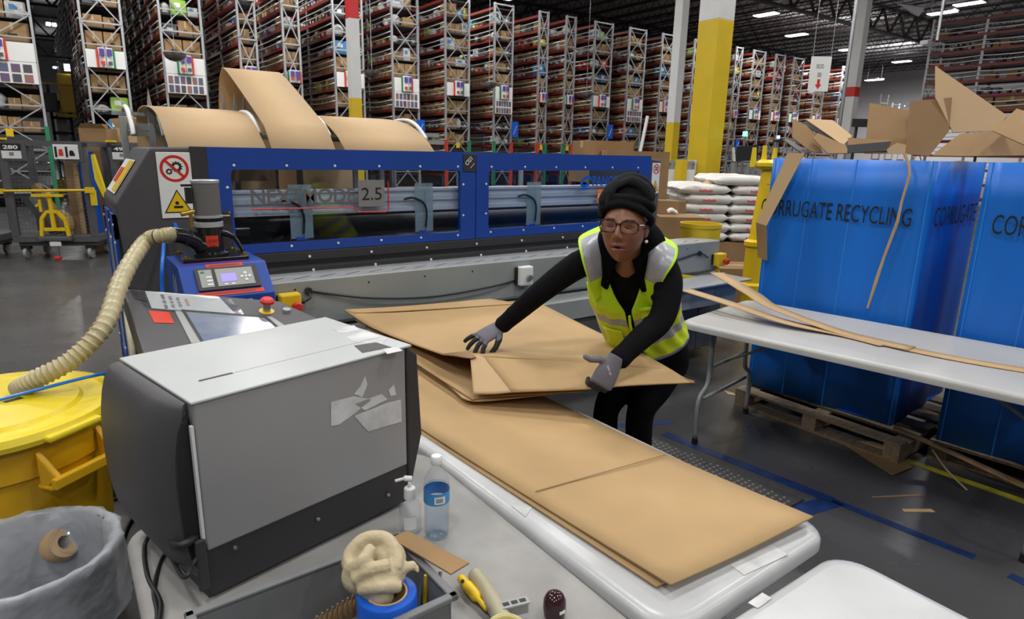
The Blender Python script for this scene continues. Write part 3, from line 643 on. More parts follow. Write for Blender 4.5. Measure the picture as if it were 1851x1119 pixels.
# white sacks on their pallet
bc = Dp(1298, 425, 7.9); cx, cy = bc.x+.24, bc.y+.23; AX = RT.to_3d(); AX.z = 0; AX.normalize(); BX = V((-AX.y, AX.x, 0))
carton_box('large brown carton base carrying the stack of white sacks', cx, cy, .0, 1.05, 1.0, .70, math.degrees(math.atan2(AX.y, AX.x)), m=KRAFTD)
carton_box('brown carton standing right under the sack stack beside the yellow emergency stop', Dp(1330, 470, 7.2).x, Dp(1330, 470, 7.2).y, 0, .5, .5, .52, math.degrees(math.atan2(AX.y, AX.x)), m=KRAFTD)
def sack(c, ux, a, b_, h, name='white_sack'):
    bb = MB(); vx = V((-ux.y, ux.x, 0)); rows = []
    for i in range(9):
        t = i/8*2-1; w_ = (1-abs(t)**9)**.5 if abs(t) < 1 else .03; w_ = max(.06, w_)
        rows.append([c+ux*(t*a)+vx*(b_*math.copysign(abs(math.cos(f))**.5, math.cos(f))*(.85+.15*w_))+V((0, 0, h/2+h/2*math.copysign(abs(math.sin(f))**.55, math.sin(f))*w_+random.uniform(-.008, .008))) for f in [2*math.pi*k/14 for k in range(14)]])
    bb.grid(rows, True); bb.add(rows[0], [tuple(range(14))]); bb.add(rows[-1], [tuple(range(14))])
    return bb.build(name, BAGW, None, smooth=60)
for lay in range(7):
    z = .70+lay*.112; n_ = 2 if lay < 6 else 1
    for row in (0, 1):
        for k in range(n_):
            off = (k-.5)*.56 if n_ == 2 else .1
            c = V((cx, cy, z))+AX*off+BX*(-.26+row*.52)+AX*random.uniform(-.03, .03)
            s_ = sack(c, AX, .30, .27, .128); T(s_, '%s %s white sack, %s layer up in the stack of sacks' % (('front', 'rear')[row], (('left', 'right')[k] if n_ == 2 else 'top'), NTH[lay]), 'sack', 'white sacks stacked beside the blue bin')
            if row == 0 and lay < 6:
                f = c-BX*.285+V((0, 0, .04))-AX*.1
                P1('red_print', RED, s_, lambda b: [b.obox(f-BX*.006+AX*(.02*q_), AX*.014, BX*.001, V((0, 0, .022+.006*(q_ % 3 == 0)))) for q_ in range(8)])
T(P1('paper_strip', KRAFTL, None, lambda b: b.grid([[V((cx, cy, 1.42))-BX*(.30-.12*j)+AX*(-.3+.1*i)+V((0, 0, -.012*(i-3)**2*.6+.03*j)) for i in range(7)] for j in range(2)]), solid=.004, smooth=1), 'torn brown paper strip lying on the white sacks', 'paper')
# yellow bin, guard post, fence
q = Dp(1267, 403, 5.7); zb = q.z
T(P1('yellow_bin', YELC, None, lambda b: b.lathe((q.x, q.y, 0), [(.15, 0), (.175, zb-.04), (.182, zb-.035), (.182, zb), (.168, zb), (.14, zb-.3)], 32), smooth=30), 'round yellow bin standing before the stack of white sacks', 'bin')
g = Dp(1362, 470, 6.2)
t = E('rack_guard', 'tall yellow moulded guard post leaning beside the blue bin', 'guard post', (g.x, g.y, 0))
P1('base', YEL, t, lambda b: b.lathe((g.x, g.y, 0), [(.14, 0), (.14, .04), (.085, .06), (.085, .42), (.12, .44), (.12, .50), (.085, .52), (.085, .86), (.105, .88), (.105, .92), (.07, .94)], 24), smooth=35)
P1('pole', YEL, t, lambda b: b.tube([(g.x, g.y, .9), (g.x+.05, g.y-.03, 1.66)], [.068, .062], 20), smooth=40)
for k in range(3):
    P1('spindle', YELL, t, lambda b: b.tube([(g.x+.03+(k-1)*.09, g.y+.03-(k-1)*.05, 1.62), (g.x+.03+(k-1)*.09, g.y+.03-(k-1)*.05, 1.80+.02*(k == 1))], [.03, .018], 10), smooth=40)
P1('collar', YELL, t, lambda b: b.lathe((g.x+.04, g.y-.02, 1.60), [(.09, 0), (.12, .03), (.12, .06), (.08, .09)], 20), smooth=40)
def mesh_fence(px0, px1, d, z1, label):
    a, c = Dp(px0, 300, d), Dp(px1, 300, d+.8); r = E('mesh_fence', label, 'fence', (a.x, a.y, 0)); a.z = c.z = 0
    for k in range(5):
        p = a.lerp(c, k/4); P1('fence_post', RACKM, r, lambda b: b.box(p.x-.025, p.x+.025, p.y-.025, p.y+.025, 0, z1))
    for z in (.1, z1): P1('fence_rail', RACKM, r, lambda b: b.bar(a+V((0, 0, z)), c+V((0, 0, z)), .04))
    P1('fence_mesh', RACKM, r, lambda b: ([b.bar(a.lerp(c, k/60)+V((0, 0, .1)), a.lerp(c, k/60)+V((0, 0, z1)), .006) for k in range(61)], [b.bar(a+V((0, 0, .1+k*.12)), c+V((0, 0, .1+k*.12)), .006) for k in range(int((z1-.1)/.12))]))
mesh_fence(1190, 1275, 9.5, 1.62, 'grey wire mesh fence behind the carton printed 3M')
mesh_fence(1325, 1420, 11, 1.6, 'grey wire mesh fence behind the white sacks and the yellow guard post')
q = Dp(1229, 330, 9.3); T(P1('guard_post', YELC, None, lambda b: b.box(q.x-.06, q.x+.06, q.y-.06, q.y+.06, 0, 1.66)), 'thin yellow post standing at the mesh fence', 'post')
q = Dp(1215, 305, 9.4); T(plate('notice', PAPER, None, (q.x-.15, q.y-.02, 1.2), AX, (0, 0, 1), .42, .32), 'white notice hanging on the mesh fence', 'notice')
q = Dp(1341, 300, 10); r = E('signal_light', 'slim signal pole with a glowing green lamp beyond the sacks', 'signal light', (q.x, q.y, 0)); P1('pole', STEEL, r, lambda b: b.cyl((q.x, q.y, 0), (q.x, q.y, 2.05), .02)); P1('green_lamp', LEDG, r, lambda b: b.cyl((q.x, q.y, 2.03), (q.x, q.y, 2.10), .035))
q = Dp(1407, 248, 13); r = E('signal_light', 'far signal pole with a small glowing blue lamp above the guard post', 'signal light', (q.x, q.y, 0)); P1('pole', STEEL, r, lambda b: b.cyl((q.x, q.y, 0), (q.x, q.y, 2.1), .02)); P1('blue_lamp', LEDB, r, lambda b: b.cyl((q.x, q.y, 2.1), (q.x, q.y, 2.16), .03)); P1('bracket', BLACK, r, lambda b: b.box(q.x-.12, q.x+.18, q.y-.03, q.y+.03, 2.03, 2.07))
q = Dp(1533, 238, 13); r = E('signal_light', 'signal pole with a glowing green lamp at the foot of the white column', 'signal light', (q.x-.3, q.y, 0)); P1('pole', STEEL, r, lambda b: b.cyl((q.x, q.y, 0), (q.x, q.y, 2.15), .02)); P1('green_lamp', LEDG, r, lambda b: b.cyl((q.x, q.y, 2.15), (q.x, q.y, 2.22), .04))
q = Dp(1546, 225, 13); r = E('monitor', 'black monitor screen raised behind the cardboard scraps', 'monitor', (q.x, q.y, 0)); P1('screen', BLACK, r, lambda b: b.obox(q+V((-.1, 0, -.05)), AX*.34, BX*.05, V((0, 0, .16)))); P1('stand', BLACK, r, lambda b: b.cyl((q.x+.1, q.y+.02, 0), (q.x+.1, q.y+.02, q.z), .03))
q = Dp(1330, 292, 9.6); r = E('workstation_monitor', 'tilted monitor on a cart behind the white sacks', 'monitor', (q.x, q.y, 0)); P1('screen', BLACK, r, lambda b: b.obox(q+V((0, 0, 0)), AX*.32+V((0, 0, .03)), BX*.04, V((0, 0, .22)))); P1('screen_edge', WHITE, r, lambda b: b.obox(q-AX*.03, AX*.03+V((0, 0, .003)), BX*.04, V((-.06, 0, .2)))); P1('stand', STEEL, r, lambda b: b.cyl((q.x+.1, q.y+.05, 0), (q.x+.1, q.y+.05, q.z+.05), .025))
for i, (px, py) in enumerate([(761, 232), (931, 234), (1103, 238), (1333, 262)]):
    q = Yp(px, py, 21.6); T(P1('blue_sign', BLUEV, None, lambda b: b.box(q.x-.16, q.x+.16, 21.6, 21.63, q.z-.3, q.z+.3)), 'small blue aisle placard beside the %s' % rackname([6, 9, 11, 15][i]), 'sign')
    P1('placard_mark', WHITE, bpy.context.scene.objects[-1] if 0 else [o for o in COL.objects if o.name.startswith('blue_sign')][-1], lambda b: b.bar((q.x-.08, 21.595, q.z-.2), (q.x+.08, 21.595, q.z+.15), .03, .005))
q = Dp(1161, 250, 14); T(P1('loose_pole', WHITE, None, lambda b: b.cyl((q.x-.40, q.y, .0), (q.x+.12, q.y, 2.55), .035)), 'leaning pale pole behind the carton stack', 'pole')
# ================================================================ the blue machine
YM = 3.695; MX0, MX1 = .68, 4.03; ZT = 1.70; ZB = 1.125
MA = E('cutting_machine', 'long box making machine with blue window doors and dark grey end covers', 'machine', (2.3, 3.9, 0))
def door(x0, x1, wx0, wx1, wz0, wz1, parent):
    # front skin with a rounded window opening
    def fn(b):
        r = .025; hole = []
        for cx, cz, a0 in ((wx1-r, wz1-r, 0), (wx0+r, wz1-r, 90), (wx0+r, wz0+r, 180), (wx1-r, wz0+r, 270)):
            for k in range(5): a = math.radians(a0+22.5*k); hole.append((cx+r*math.cos(a), cz+r*math.sin(a)))
        outer = []
        for (hx_, hz) in hole:
            # project onto outer rect
            outer.append((x1 if hx_ > (wx0+wx1)/2 else x0, ZT if hz > (wz0+wz1)/2 else ZB))
        for yy, fl in ((YM, 0), (YM+.03, 1)):
            pass
        n = len(hole); vs = [(p[0], YM, p[1]) for p in hole]+[(p[0], YM, p[1]) for p in outer]+[(p[0], YM+.03, p[1]) for p in hole]+[(p[0], YM+.03, p[1]) for p in outer]
        fs = []
        for i in range(n):
            j = (i+1) % n
            fs.append((i, j, n+j, n+i)) if outer[i] != outer[j] else fs.append((i, j, n+i))
            fs.append((i, 2*n+i, 2*n+j, j))
            if outer[i] != outer[j]: fs.append((n+i, n+j, 3*n+j, 3*n+i))
        b.add(vs, fs)
    d = P1('door', BLUE, parent, fn)
    P1('window_pane', GLASS, d, lambda b: b.box(wx0-.01, wx1+.01, YM+.012, YM+.016, wz0-.01, wz1+.01))
    sc = []
    nx = 5
    for k in range(nx+1):
        x = wx0+.02+(wx1-wx0-.04)*k/nx; sc += [(x, wz1+.022), (x, wz0-.022)]
    for k in range(2): z = wz0+(wz1-wz0)*(.27+.5*k); sc += [(wx0-.022, z), (wx1+.022, z)]
    for x, z in sc: P1('screw', WHITE, d, lambda b: b.lathe((x, YM, z), [(.0075, 0), (.0075, .003), (.003, .006)], 10, ax=(0, -1, 0)), smooth=40)
    for k in range(nx+1):
        x = x0+.12+(x1-x0-.24)*k/nx; P1('bolt_hole', BLACK, d, lambda b: b.cyl((x, YM-.001, ZB+.065), (x, YM-.002, ZB+.065), .005, n=10))
    return d
XS = 2.335
dl = door(MX0, XS-.002, .79, 2.215, 1.178, 1.585, MA)
dr = door(XS+.004, MX1, 2.44, 3.90, 1.185, 1.585, MA)
P1('end_cover', DARKM, MA, lambda b: b.prism([(.42, YM, 1.69), (.68, YM, 1.70), (.68, YM, .35), (.295, YM, .35), (.245, YM, 1.42)], (0, .75, 0)), bevel=.01)
P1('end_cover', DARKM, MA, lambda b: b.prism([(4.03, YM, 1.68), (4.15, YM, 1.67), (4.15, YM, .35), (4.03, YM, .35)], (0, .75, 0)), bevel=.01)
P1('front_edge_band', BLACKT, MA, lambda b: b.box(.60, .68, YM-.004, YM, 1.13, 1.70))
# slanted face of left cover: sticker and lettering
def cov(u, v):   # u depth from front, v 0 bottom..1 top along the slant
    return V((.245+(.42-.245)*v-.004, YM+u, 1.42+(1.69-1.42)*v+.003))
st = P1('warning_sticker', PAPER, MA, lambda b: b.obox(cov(.18, .12), cov(.18, .75)-cov(.18, .12), V((0, .46, 0)), V((-.002, 0, .001))))
P1('sticker_yellow', YEL, st, lambda b: b.obox(cov(.19, .15)+V((-.003, 0, .002)), (cov(.18, .70)-cov(.18, .12)), V((0, .20, 0)), V((-.001, 0, .0005))))
P1('sticker_red', REDS, st, lambda b: b.obox(cov(.42, .30)+V((-.003, 0, .002)), (cov(.18, .40)-cov(.18, .12)), V((0, .16, 0)), V((-.001, 0, .0005))))
# blue side panel with windows on the left end
P1('side_panel', BLUE, MA, lambda b: (b.box(.232, .245, YM+.03, YM+.09, .45, 1.36), b.box(.232, .245, YM+.28, YM+.34, .45, 1.36), b.box(.232, .245, YM+.62, YM+.70, .45, 1.36), b.box(.232, .245, YM+.03, YM+.70, 1.24, 1.36), b.box(.232, .245, YM+.03, YM+.70, .45, .55)))
P1('side_window', GUARDA, MA, lambda b: b.box(.236, .240, YM+.05, YM+.68, .5, 1.3))
for y in (YM+.06, YM+.31, YM+.66):
    for z in (.6, .9, 1.22, 1.31): P1('screw', WHITE, MA, lambda b: b.cyl((.232, y, z), (.227, y, z), .008, n=10))
# black trims with screws
P1('lower_trim', BLACKT, MA, lambda b: b.box(.66, 4.03, YM-.004, YM+.03, 1.065, 1.122), bevel=.004)
P1('lower_trim', BLACKT, MA, lambda b: b.box(.62, 4.03, YM-.06, YM+.03, .995, 1.042), bevel=.004)
P1('gap_shadow_channel', BLACK, MA, lambda b: b.box(.66, 4.03, YM+.0, YM+.03, 1.042, 1.065))
for k in range(9):
    x = .80+k*.385
    P1('screw', WHITE, MA, lambda b: b.cyl((x, YM-.006, 1.09), (x, YM-.011, 1.09), .008, n=10))
    P1('screw', WHITE, MA, lambda b: b.cyl((x, YM-.062, 1.02), (x, YM-.067, 1.02), .008, n=10))
# interior
P1('back_panel', BLACK, MA, lambda b: (b.box(.68, 4.03, 4.40, 4.44, .4, 1.40), b.box(.68, 4.03, 3.72, 4.44, 1.08, 1.10), b.box(.68, 4.03, 4.40, 4.44, 1.60, 1.66)))
for x in (.9, 1.75, 1.95, 2.6, 3.2): P1('frame_post', GREYL, MA, lambda b: b.box(x, x+.03, 4.37, 4.40, 1.39, 1.62))
P1('top_lip', BLUE, MA, lambda b: b.box(.68, 4.03, YM+.002, YM+.06, 1.685, 1.70))
P1('cross_rail', ALU, MA, lambda b: (b.box(.69, 4.02, 3.765, 3.84, 1.33, 1.47), b.box(.69, 4.02, 3.755, 3.765, 1.45, 1.47), b.box(.69, 4.02, 3.755, 3.765, 1.39, 1.425), b.box(.69, 4.02, 3.75, 3.765, 1.325, 1.355)), bevel=.003)
P1('drive_roller', DARK, MA, lambda b: b.cyl((.70, 3.98, 1.23), (4.02, 3.98, 1.23), .055), smooth=40)
P1('rubber_wheel', BLACKG, MA, lambda b: b.cyl((.76, 3.93, 1.22), (.90, 3.93, 1.22), .09), smooth=40)
P1('inner_mark', KRAFTL, MA, lambda b: b.box(.80, 1.14, 4.2, 4.21, 1.50, 1.58))
for x in (1.10, 1.90, 2.80):
    g_ = P1('cable_guard', GUARDA, MA, lambda b: (b.box(x, x+.065, 3.735, 3.741, 1.19, 1.50), b.prism([(x+.065, 3.741, 1.19), (x+.075, 3.72, 1.19), (x+.135, 3.745, 1.19), (x+.13, 3.75, 1.19)], (0, 0, .31))))
    P1('black_cable', BLACK, MA, lambda b: b.tube(smoothpath([(x-.07, 3.75, 1.40), (x-.02, 3.73, 1.41), (x+.05, 3.725, 1.38), (x+.075, 3.722, 1.32), (x+.07, 3.725, 1.22)]), .007, 8), smooth=1)
    P1('blue_clip', BLUEV, MA, lambda b: b.box(x+.03, x+.09, 3.725, 3.75, 1.182, 1.20))
# lettering on left window, logo lettering on the right window
yl = YM+.008
lg = text('NEXTMODE', 'window_lettering', (.885, yl, 1.395), (1, 0, 0), (0, 0, 1), .60, .085, GREYT, dl, bold=.022)
P1('number_badge', mat('badge_grey', (.22, .21, .21), .5), dl, lambda b: b.box(1.505, 1.675, yl, yl+.002, 1.365, 1.525), bevel=.015)
text('2.5', 'badge_number', (1.525, yl-.001, 1.405), (1, 0, 0), (0, 0, 1), .13, .075, BLACK, dl)
P1('red_underline', REDL, dl, lambda b: b.tube([(.885, yl, 1.372), (1.47, yl, 1.364), (1.50, yl, 1.335), (1.68, yl, 1.33), (1.70, yl, 1.345), (1.70, yl, 1.515)], .0045, 6))
text('PANOTEC', 'window_lettering', (3.40, yl, 1.465), (1, 0, 0), (0, 0, 1), .38, .08, BLUEV, dr, bold=.02)
P1('logo_mark', BLUEV, dr, lambda b: b.grid([[(3.335+.055*math.cos(a)*r+.02*math.sin(a), yl, 1.50+.045*math.sin(a)*r) for r in (.5, 1)] for a in [math.radians(20+k*320/16) for k in range(17)]]))
P1('logo_foot', BLUEV, dr, lambda b: b.prism([(3.28, yl, 1.44), (3.36, yl, 1.44), (3.37, yl, 1.455), (3.295, yl, 1.455)], (0, .002, 0)))
ob = P1('orange_label', ORANGE, dr, lambda b: b.box(3.46, 3.66, yl, yl+.002, 1.34, 1.44))
text('BOX', 'label_text', (3.465, yl-.002, 1.37), (1, 0, 0), (0, 0, 1), .12, .035, WHITE, ob)
# CG1 badge
bd = P1('badge_plate', BLACKT, MA, lambda b: b.box(2.235, 2.335, YM-.006, YM, 1.575, 1.69), bevel=.004)
o_ = V((2.252, YM-.008, 1.60)); xd = V((1, 0, 1)).normalized(); zd = V((-1, 0, 1)).normalized()
text('CG1', 'badge_text', V((2.262, YM-.008, 1.612)), xd, zd, .062, .028, WHITE, bd, bold=.02)
for k in (-1, 1): P1('badge_bar', WHITE, bd, lambda b: b.obox(V((2.285, YM-.007, 1.632))+xd*-.022+zd*(k*.026-.001), xd*.045, zd*.003, V((0, -.001, 0))))
# warning signs
def ring(b, c, r0, r1, y, n=36):
    b.grid([[(c[0]+r*math.cos(2*math.pi*k/n), y, c[1]+r*math.sin(2*math.pi*k/n)) for r in (r0, r1)] for k in range(n+1)])
def gear(b, c, r, y, n=12):
    pts = []
    for k in range(n*4):
        rr = r*(1.0 if k % 4 < 2 else .78); a = 2*math.pi*k/(n*4); pts.append((c[0]+rr*math.cos(a), c[1]+rr*math.sin(a)))
    m = len(pts); b.add([(p[0], y, p[1]) for p in pts]+[(c[0]+r*.42*math.cos(2*math.pi*k/m), y, c[1]+r*.42*math.sin(2*math.pi*k/m)) for k in range(m)], [(k, (k+1) % m, m+(k+1) % m, m+k) for k in range(m)])
def warn(x0, w_, z0, h):
    y = YM-.006
    s = P1('warning_plate', WHITE, MA, lambda b: b.box(x0, x0+w_, y, YM, z0, z0+h), bevel=.002)
    c = (x0+w_/2, z0+h-w_*.52); R = w_*.43
    P1('red_ring', RED, s, lambda b: ring(b, c, R*.80, R, y-.0012))
    P1('gear_symbol', BLACK, s, lambda b: (gear(b, (c[0]+R*.16, c[1]+R*.14), R*.42, y-.001), gear(b, (c[0]-R*.38, c[1]-R*.22), R*.24, y-.001, 8)))
    P1('red_slash', RED, s, lambda b: b.bar((c[0]-R*.62, y-.002, c[1]+R*.62), (c[0]+R*.62, y-.002, c[1]-R*.62), R*.18, .001, up=(0, 1, 0)))
    tc = (x0+w_/2, z0+h*.08); a = w_*.42; hh = h*.36
    P1('warning_triangle', BLACK, s, lambda b: b.prism([(tc[0]-a, y-.0005, tc[1]), (tc[0]+a, y-.0005, tc[1]), (tc[0], y-.0005, tc[1]+hh)], (0, -.0006, 0)))
    P1('triangle_face', YEL, s, lambda b: b.prism([(tc[0]-a*.86, y-.001, tc[1]+hh*.05), (tc[0]+a*.86, y-.001, tc[1]+hh*.05), (tc[0], y-.001, tc[1]+hh*.91)], (0, -.0006, 0)))
    P1('hazard_symbol', BLACK, s, lambda b: (b.box(tc[0]-a*.3, tc[0]+a*.35, y-.0022, y-.0016, tc[1]+hh*.2, tc[1]+hh*.3), b.cyl((tc[0]-a*.05, y-.0016, tc[1]+hh*.42), (tc[0]-a*.05, y-.0022, tc[1]+hh*.42), a*.14)))
warn(.445, .155, 1.34, .33); warn(4.045, .092, 1.40, .245)
# gripping handle plate on the door beside the filter
hp = P1('handle_plate', BLACKT, MA, lambda b: b.box(.675, .775, YM-.010, YM-.001, 1.16, 1.37), bevel=.004)
for x in (.685, .765):
    for z in (1.17, 1.36): P1('screw', STEEL, hp, lambda b: b.cyl((x, YM-.010, z), (x, YM-.016, z), .006, n=10))
P1('hex_key', STEEL, hp, lambda b: b.tube(smoothpath([(.762, YM-.03, 1.345), (.71, YM-.03, 1.342), (.695, YM-.03, 1.31), (.70, YM-.03, 1.19)]), .005, 8), smooth=1)
# table in front of the doors
YF = 3.40
P1('feed_table', GREYL, MA, lambda b: b.box(.62, 4.62, YF, YM-.06, 1.0, 1.012))
for k in range(26): P1('table_slot', BLACK, MA, lambda b: b.obox((.72+k*.145, 3.44, 1.0125), (.10, .05, 0), (.012, -.0, 0), (0, 0, .0008)))
P1('front_apron', GREYM, MA, lambda b: b.prism([(.62, YF, 1.012), (.62, YF-.012, 1.006), (.62, YF-.012, .765), (.62, YF, .745), (.62, YF+.03, .745), (.62, YF+.03, 1.0)], (4.0, 0, 0)), bevel=.003)
for x in (1.0, 1.42, 1.78, 2.12, 2.5, 2.9, 3.6, 4.2): P1('bolt_hole', BLACK, MA, lambda b: b.cyl((x, YF-.0125, .965), (x, YF-.0135, .965), .006, n=10))
P1('recess', BLACK, MA, lambda b: b.box(.62, 4.6, YF+.06, YF+.1, .70, .745))
P1('outfeed_ledge', GREYM, MA, lambda b: (b.prism([(1.15, YF-.10, .70), (1.15, YF+.05, .735), (1.15, YF+.05, .56), (1.15, YF-.10, .56)], (3.5, 0, 0))), bevel=.005)
P1('base_cabinet', GREYM, MA, lambda b: (b.box(.70, 1.93, YF-.06, 4.3, .10, .56), b.box(1.95, 2.62, YF-.06, 4.3, .10, .56)), bevel=.006)
P1('side_cabinet', GREYC, MA, lambda b: b.box(2.64, 4.32, YF-.08, 4.3, .10, .56), bevel=.006); P1('end_cabinet', GREYC, MA, lambda b: b.box(4.325, 4.62, YF-.08, YF+.16, .10, .70), bevel=.006)
for k in range(7): P1('vent_slot', BLACK, MA, lambda b: b.box(2.40+k*.03, 2.415+k*.03, YF-.063, YF-.0605, .42, .53))
for x in (1.90, 1.98, 2.58): 
    for z in (.2, .45): P1('bolt_hole', BLACK, MA, lambda b: b.cyl((x, YF-.061, z), (x, YF-.063, z), .006, n=10))
P1('body_core', BLACK, MA, lambda b: b.box(.7, 4.4, 3.75, 4.38, .5, .98))
for x in (.8, 2.2, 4.25):
    for y in (3.45, 4.2):
        P1('caster', BLACK, MA, lambda b: (b.lathe((x-.02, y, .06), [(.02, 0), (.06, .005), (.06, .035), (.02, .04)], 18, ax=(1, 0, 0)), b.box(x-.03, x+.03, y-.03, y+.03, .09, .105)), smooth=40)
# emergency stops and safety box on the apron
def estop(label, px, py, y=YF-.014, side=False):
    c = Yp(px, py, y)
    r = E('emergency_stop', label, 'emergency stop', c)
    P1('box', YEL, r, lambda b: b.box(c.x-.055, c.x+.055, c.y-.07, c.y-.005, c.z-.055, c.z+.055), bevel=.01)
    P1('back_plate', BLACK, r, lambda b: b.box(c.x-.062, c.x+.03, c.y-.02, c.y, c.z-.045, c.z+.045), bevel=.006)
    P1('button', RED, r, lambda b: b.lathe((c.x+.02, c.y-.07, c.z-.01), [(.016, 0), (.016, .02), (.028, .025), (.028, .035), (.02, .045), (.002, .048)], 24, ax=(0, -1, 0)), smooth=35)
    P1('cable_gland', BLACK, r, lambda b: b.cyl((c.x+.055, c.y-.03, c.z), (c.x+.08, c.y-.03, c.z), .012))
    return c
e1 = estop('yellow emergency stop box with red button behind the dark console', 520, 546)
e2 = estop('yellow emergency stop box with red button at the right end of the apron', 1294, 468)
c = Yp(945, 497, YF-.014); r = E('switch_box', 'white switch box on the grey apron beside the reaching black sleeve', 'switch', c)
P1('housing', WHITE, r, lambda b: b.box(c.x-.055, c.x+.05, c.y-.055, c.y-.004, c.z-.065, c.z+.065), bevel=.01)
P1('back_plate', BLACK, r, lambda b: b.box(c.x-.07, c.x-.02, c.y-.02, c.y, c.z-.06, c.z+.06), bevel=.005)
P1('key_cylinder', STEEL, r, lambda b: b.cyl((c.x+.01, c.y-.055, c.z-.01), (c.x+.01, c.y-.075, c.z-.01), .02), smooth=40)
g1 = Yp(557, 526, YF-.016); g2 = Yp(926, 508, YF-.016)
def grommet(p): return P1('cable_grommet', BLACK, MA, lambda b: b.cyl((p.x, YF-.012, p.z), (p.x, YF-.03, p.z), .02), smooth=40)
grommet(g1); grommet(Yp(1264, 458, YF-.016))
T(P1('black_cable', BLACK, None, lambda b: b.tube(smoothpath([g1, g1.lerp(g2, .25)+V((0, -.02, -.055)), g1.lerp(g2, .55)+V((0, -.02, -.07)), g1.lerp(g2, .85)+V((0, -.02, -.03)), g2+V((.02, -.0, .0))]), .006, 8), smooth=1), 'black cable sagging along the grey apron to the white switch box', 'cable')
T(P1('black_cable', BLACK, None, lambda b: b.tube(smoothpath([g1, g1+V((0, -.03, -.03)), V((e1.x+.085, e1.y-.03, e1.z))]), .006, 8), smooth=1), 'short black cable between the grommet and the yellow stop behind the console', 'cable')
g3 = Yp(1264, 458, YF-.018); T(P1('black_cable', BLACK, None, lambda b: b.tube(smoothpath([Yp(1190, 480, YF-.018), Yp(1230, 468, YF-.02), g3, Yp(1280, 466, YF-.03)]), .006, 8), smooth=1), 'black cable along the apron at the right of the worker', 'cable')
ys_ = E('yellow_support', 'yellow flat bar bracket under the apron right end', 'bracket', Yp(1240, 500, YF-.05)); a, b2 = Yp(1222, 497, YF-.05), Yp(1305, 510, YF-.05)
P1('bar', YEL, ys_, lambda b: b.bar(a, b2, .03, .02, up=(0, 1, 0))); P1('upright', YEL, ys_, lambda b: b.bar(Yp(1297, 485, YF-.05), Yp(1300, 508, YF-.05), .025, .02, up=(0, 1, 0)))
T(P1('steel_tray', GREYL, None, lambda b: b.box(3.5, 4.62, YF-.36, YF-.02, .72, .735), bevel=.004), 'low steel tray at the apron right end beside the worktable', 'tray')
P1('tray_bracket', GREYM, [o for o in COL.objects if o.name == 'steel_tray'][0], lambda b: b.box(3.6, 4.5, YF-.3, YF-.1, .55, .72))
# ================================================================ fan folded cardboard feed behind the machine
arc = [(3.83, 1.58), (3.815, 1.64), (3.80, 1.70), (3.97, 1.815)]
def web(label, x0, x1, prof):
    b = MB(); P = [V((0, p[0], p[1])) for p in prof[:4]]
    P += smoothpath([(0, p[0], p[1]) for p in prof[3:]], 6)[1:]
    b.grid([[(x0, p.y, p.z), (x1, p.y, p.z)] for p in P]); return T(b.build('cardboard_web', KRAFTL, None, solid=.005, smooth=25), label, 'cardboard sheet')
web('arched cardboard sheet feeding into the machine, left of the tall one', .52, 1.01, arc+[(4.12, 1.875), (4.35, 1.915), (4.70, 1.935), (5.0, 1.90), (5.15, 1.75), (5.2, 1.2), (5.2, .9)])
web('tall steep cardboard sheet rising behind the machine, middle of the three', 1.04, 1.41, [(3.83, 1.58), (3.815, 1.64), (3.80, 1.70), (3.92, 1.825), (4.3, 2.00), (4.77, 2.20), (4.90, 2.20), (5.0, 2.1), (5.08, 1.8), (5.1, .9)])
web('wide arched cardboard sheet feeding into the machine, right of the tall one', 1.47, 2.08, [(3.83, 1.58), (3.815, 1.64), (3.80, 1.70), (3.91, 1.775), (4.07, 1.845), (4.24, 1.89), (4.5, 1.92), (4.8, 1.93), (5.1, 1.9), (5.2, 1.7), (5.25, .9)])
fr = E('feed_frame', 'grey steel guide frame with white curved tubes holding the cardboard sheets', 'frame', (1.3, 4.6, 0))
def fp(px, py, y=4.6): return Yp(px, py, y)
for x in (.40, .55, .63, 1.02, 1.44, 2.15): P1('frame_post', GREYP, fr, lambda b: b.box(x-.018, x+.018, 4.58, 4.62, 0, 1.83 if x != .40 else 1.87), bevel=.003)
P1('cross_bar', GREYP, fr, lambda b: b.box(.38, .66, 4.585, 4.615, 1.79, 1.83)); P1('cross_bar', GREYP, fr, lambda b: b.box(.36, .60, 4.75, 4.78, 1.88, 1.90))
P1('cross_bar', GREYP, fr, lambda b: b.box(.38, 2.6, 4.59, 4.61, 1.755, 1.785)); P1('cross_bar', GREYP, fr, lambda b: b.box(2.05, 2.55, 4.585, 4.615, 1.81, 1.84))
for x in (.56, .99, 1.06, 1.12): P1('pointed_guide', GREYP, fr, lambda b: b.prism([(x-.022, 4.66, 1.75), (x+.022, 4.66, 1.75), (x+.016, 4.66, 1.92), (x, 4.66, 2.04), (x-.016, 4.66, 1.92)], (0, .012, 0)))
for x, y_ in ((.44, 0), (.60, 0), (1.025, 0), (1.44, 0), (2.11, .05)):
    P1('curved_tube', WHITE, fr, lambda b: b.tube(smoothpath([(x+.0, 4.95, 1.92), (x+.0, 4.83, 1.935), (x+.0, 4.70, 1.91), (x+.0, 4.55, 1.82), (x, 4.50, 1.76)] if x < 1 else [(x, 4.62, 1.79), (x, 4.52, 1.89), (x, 4.30, 1.912), (x, 4.12, 1.875), (x, 3.97, 1.78)]), .014, 10), smooth=1)
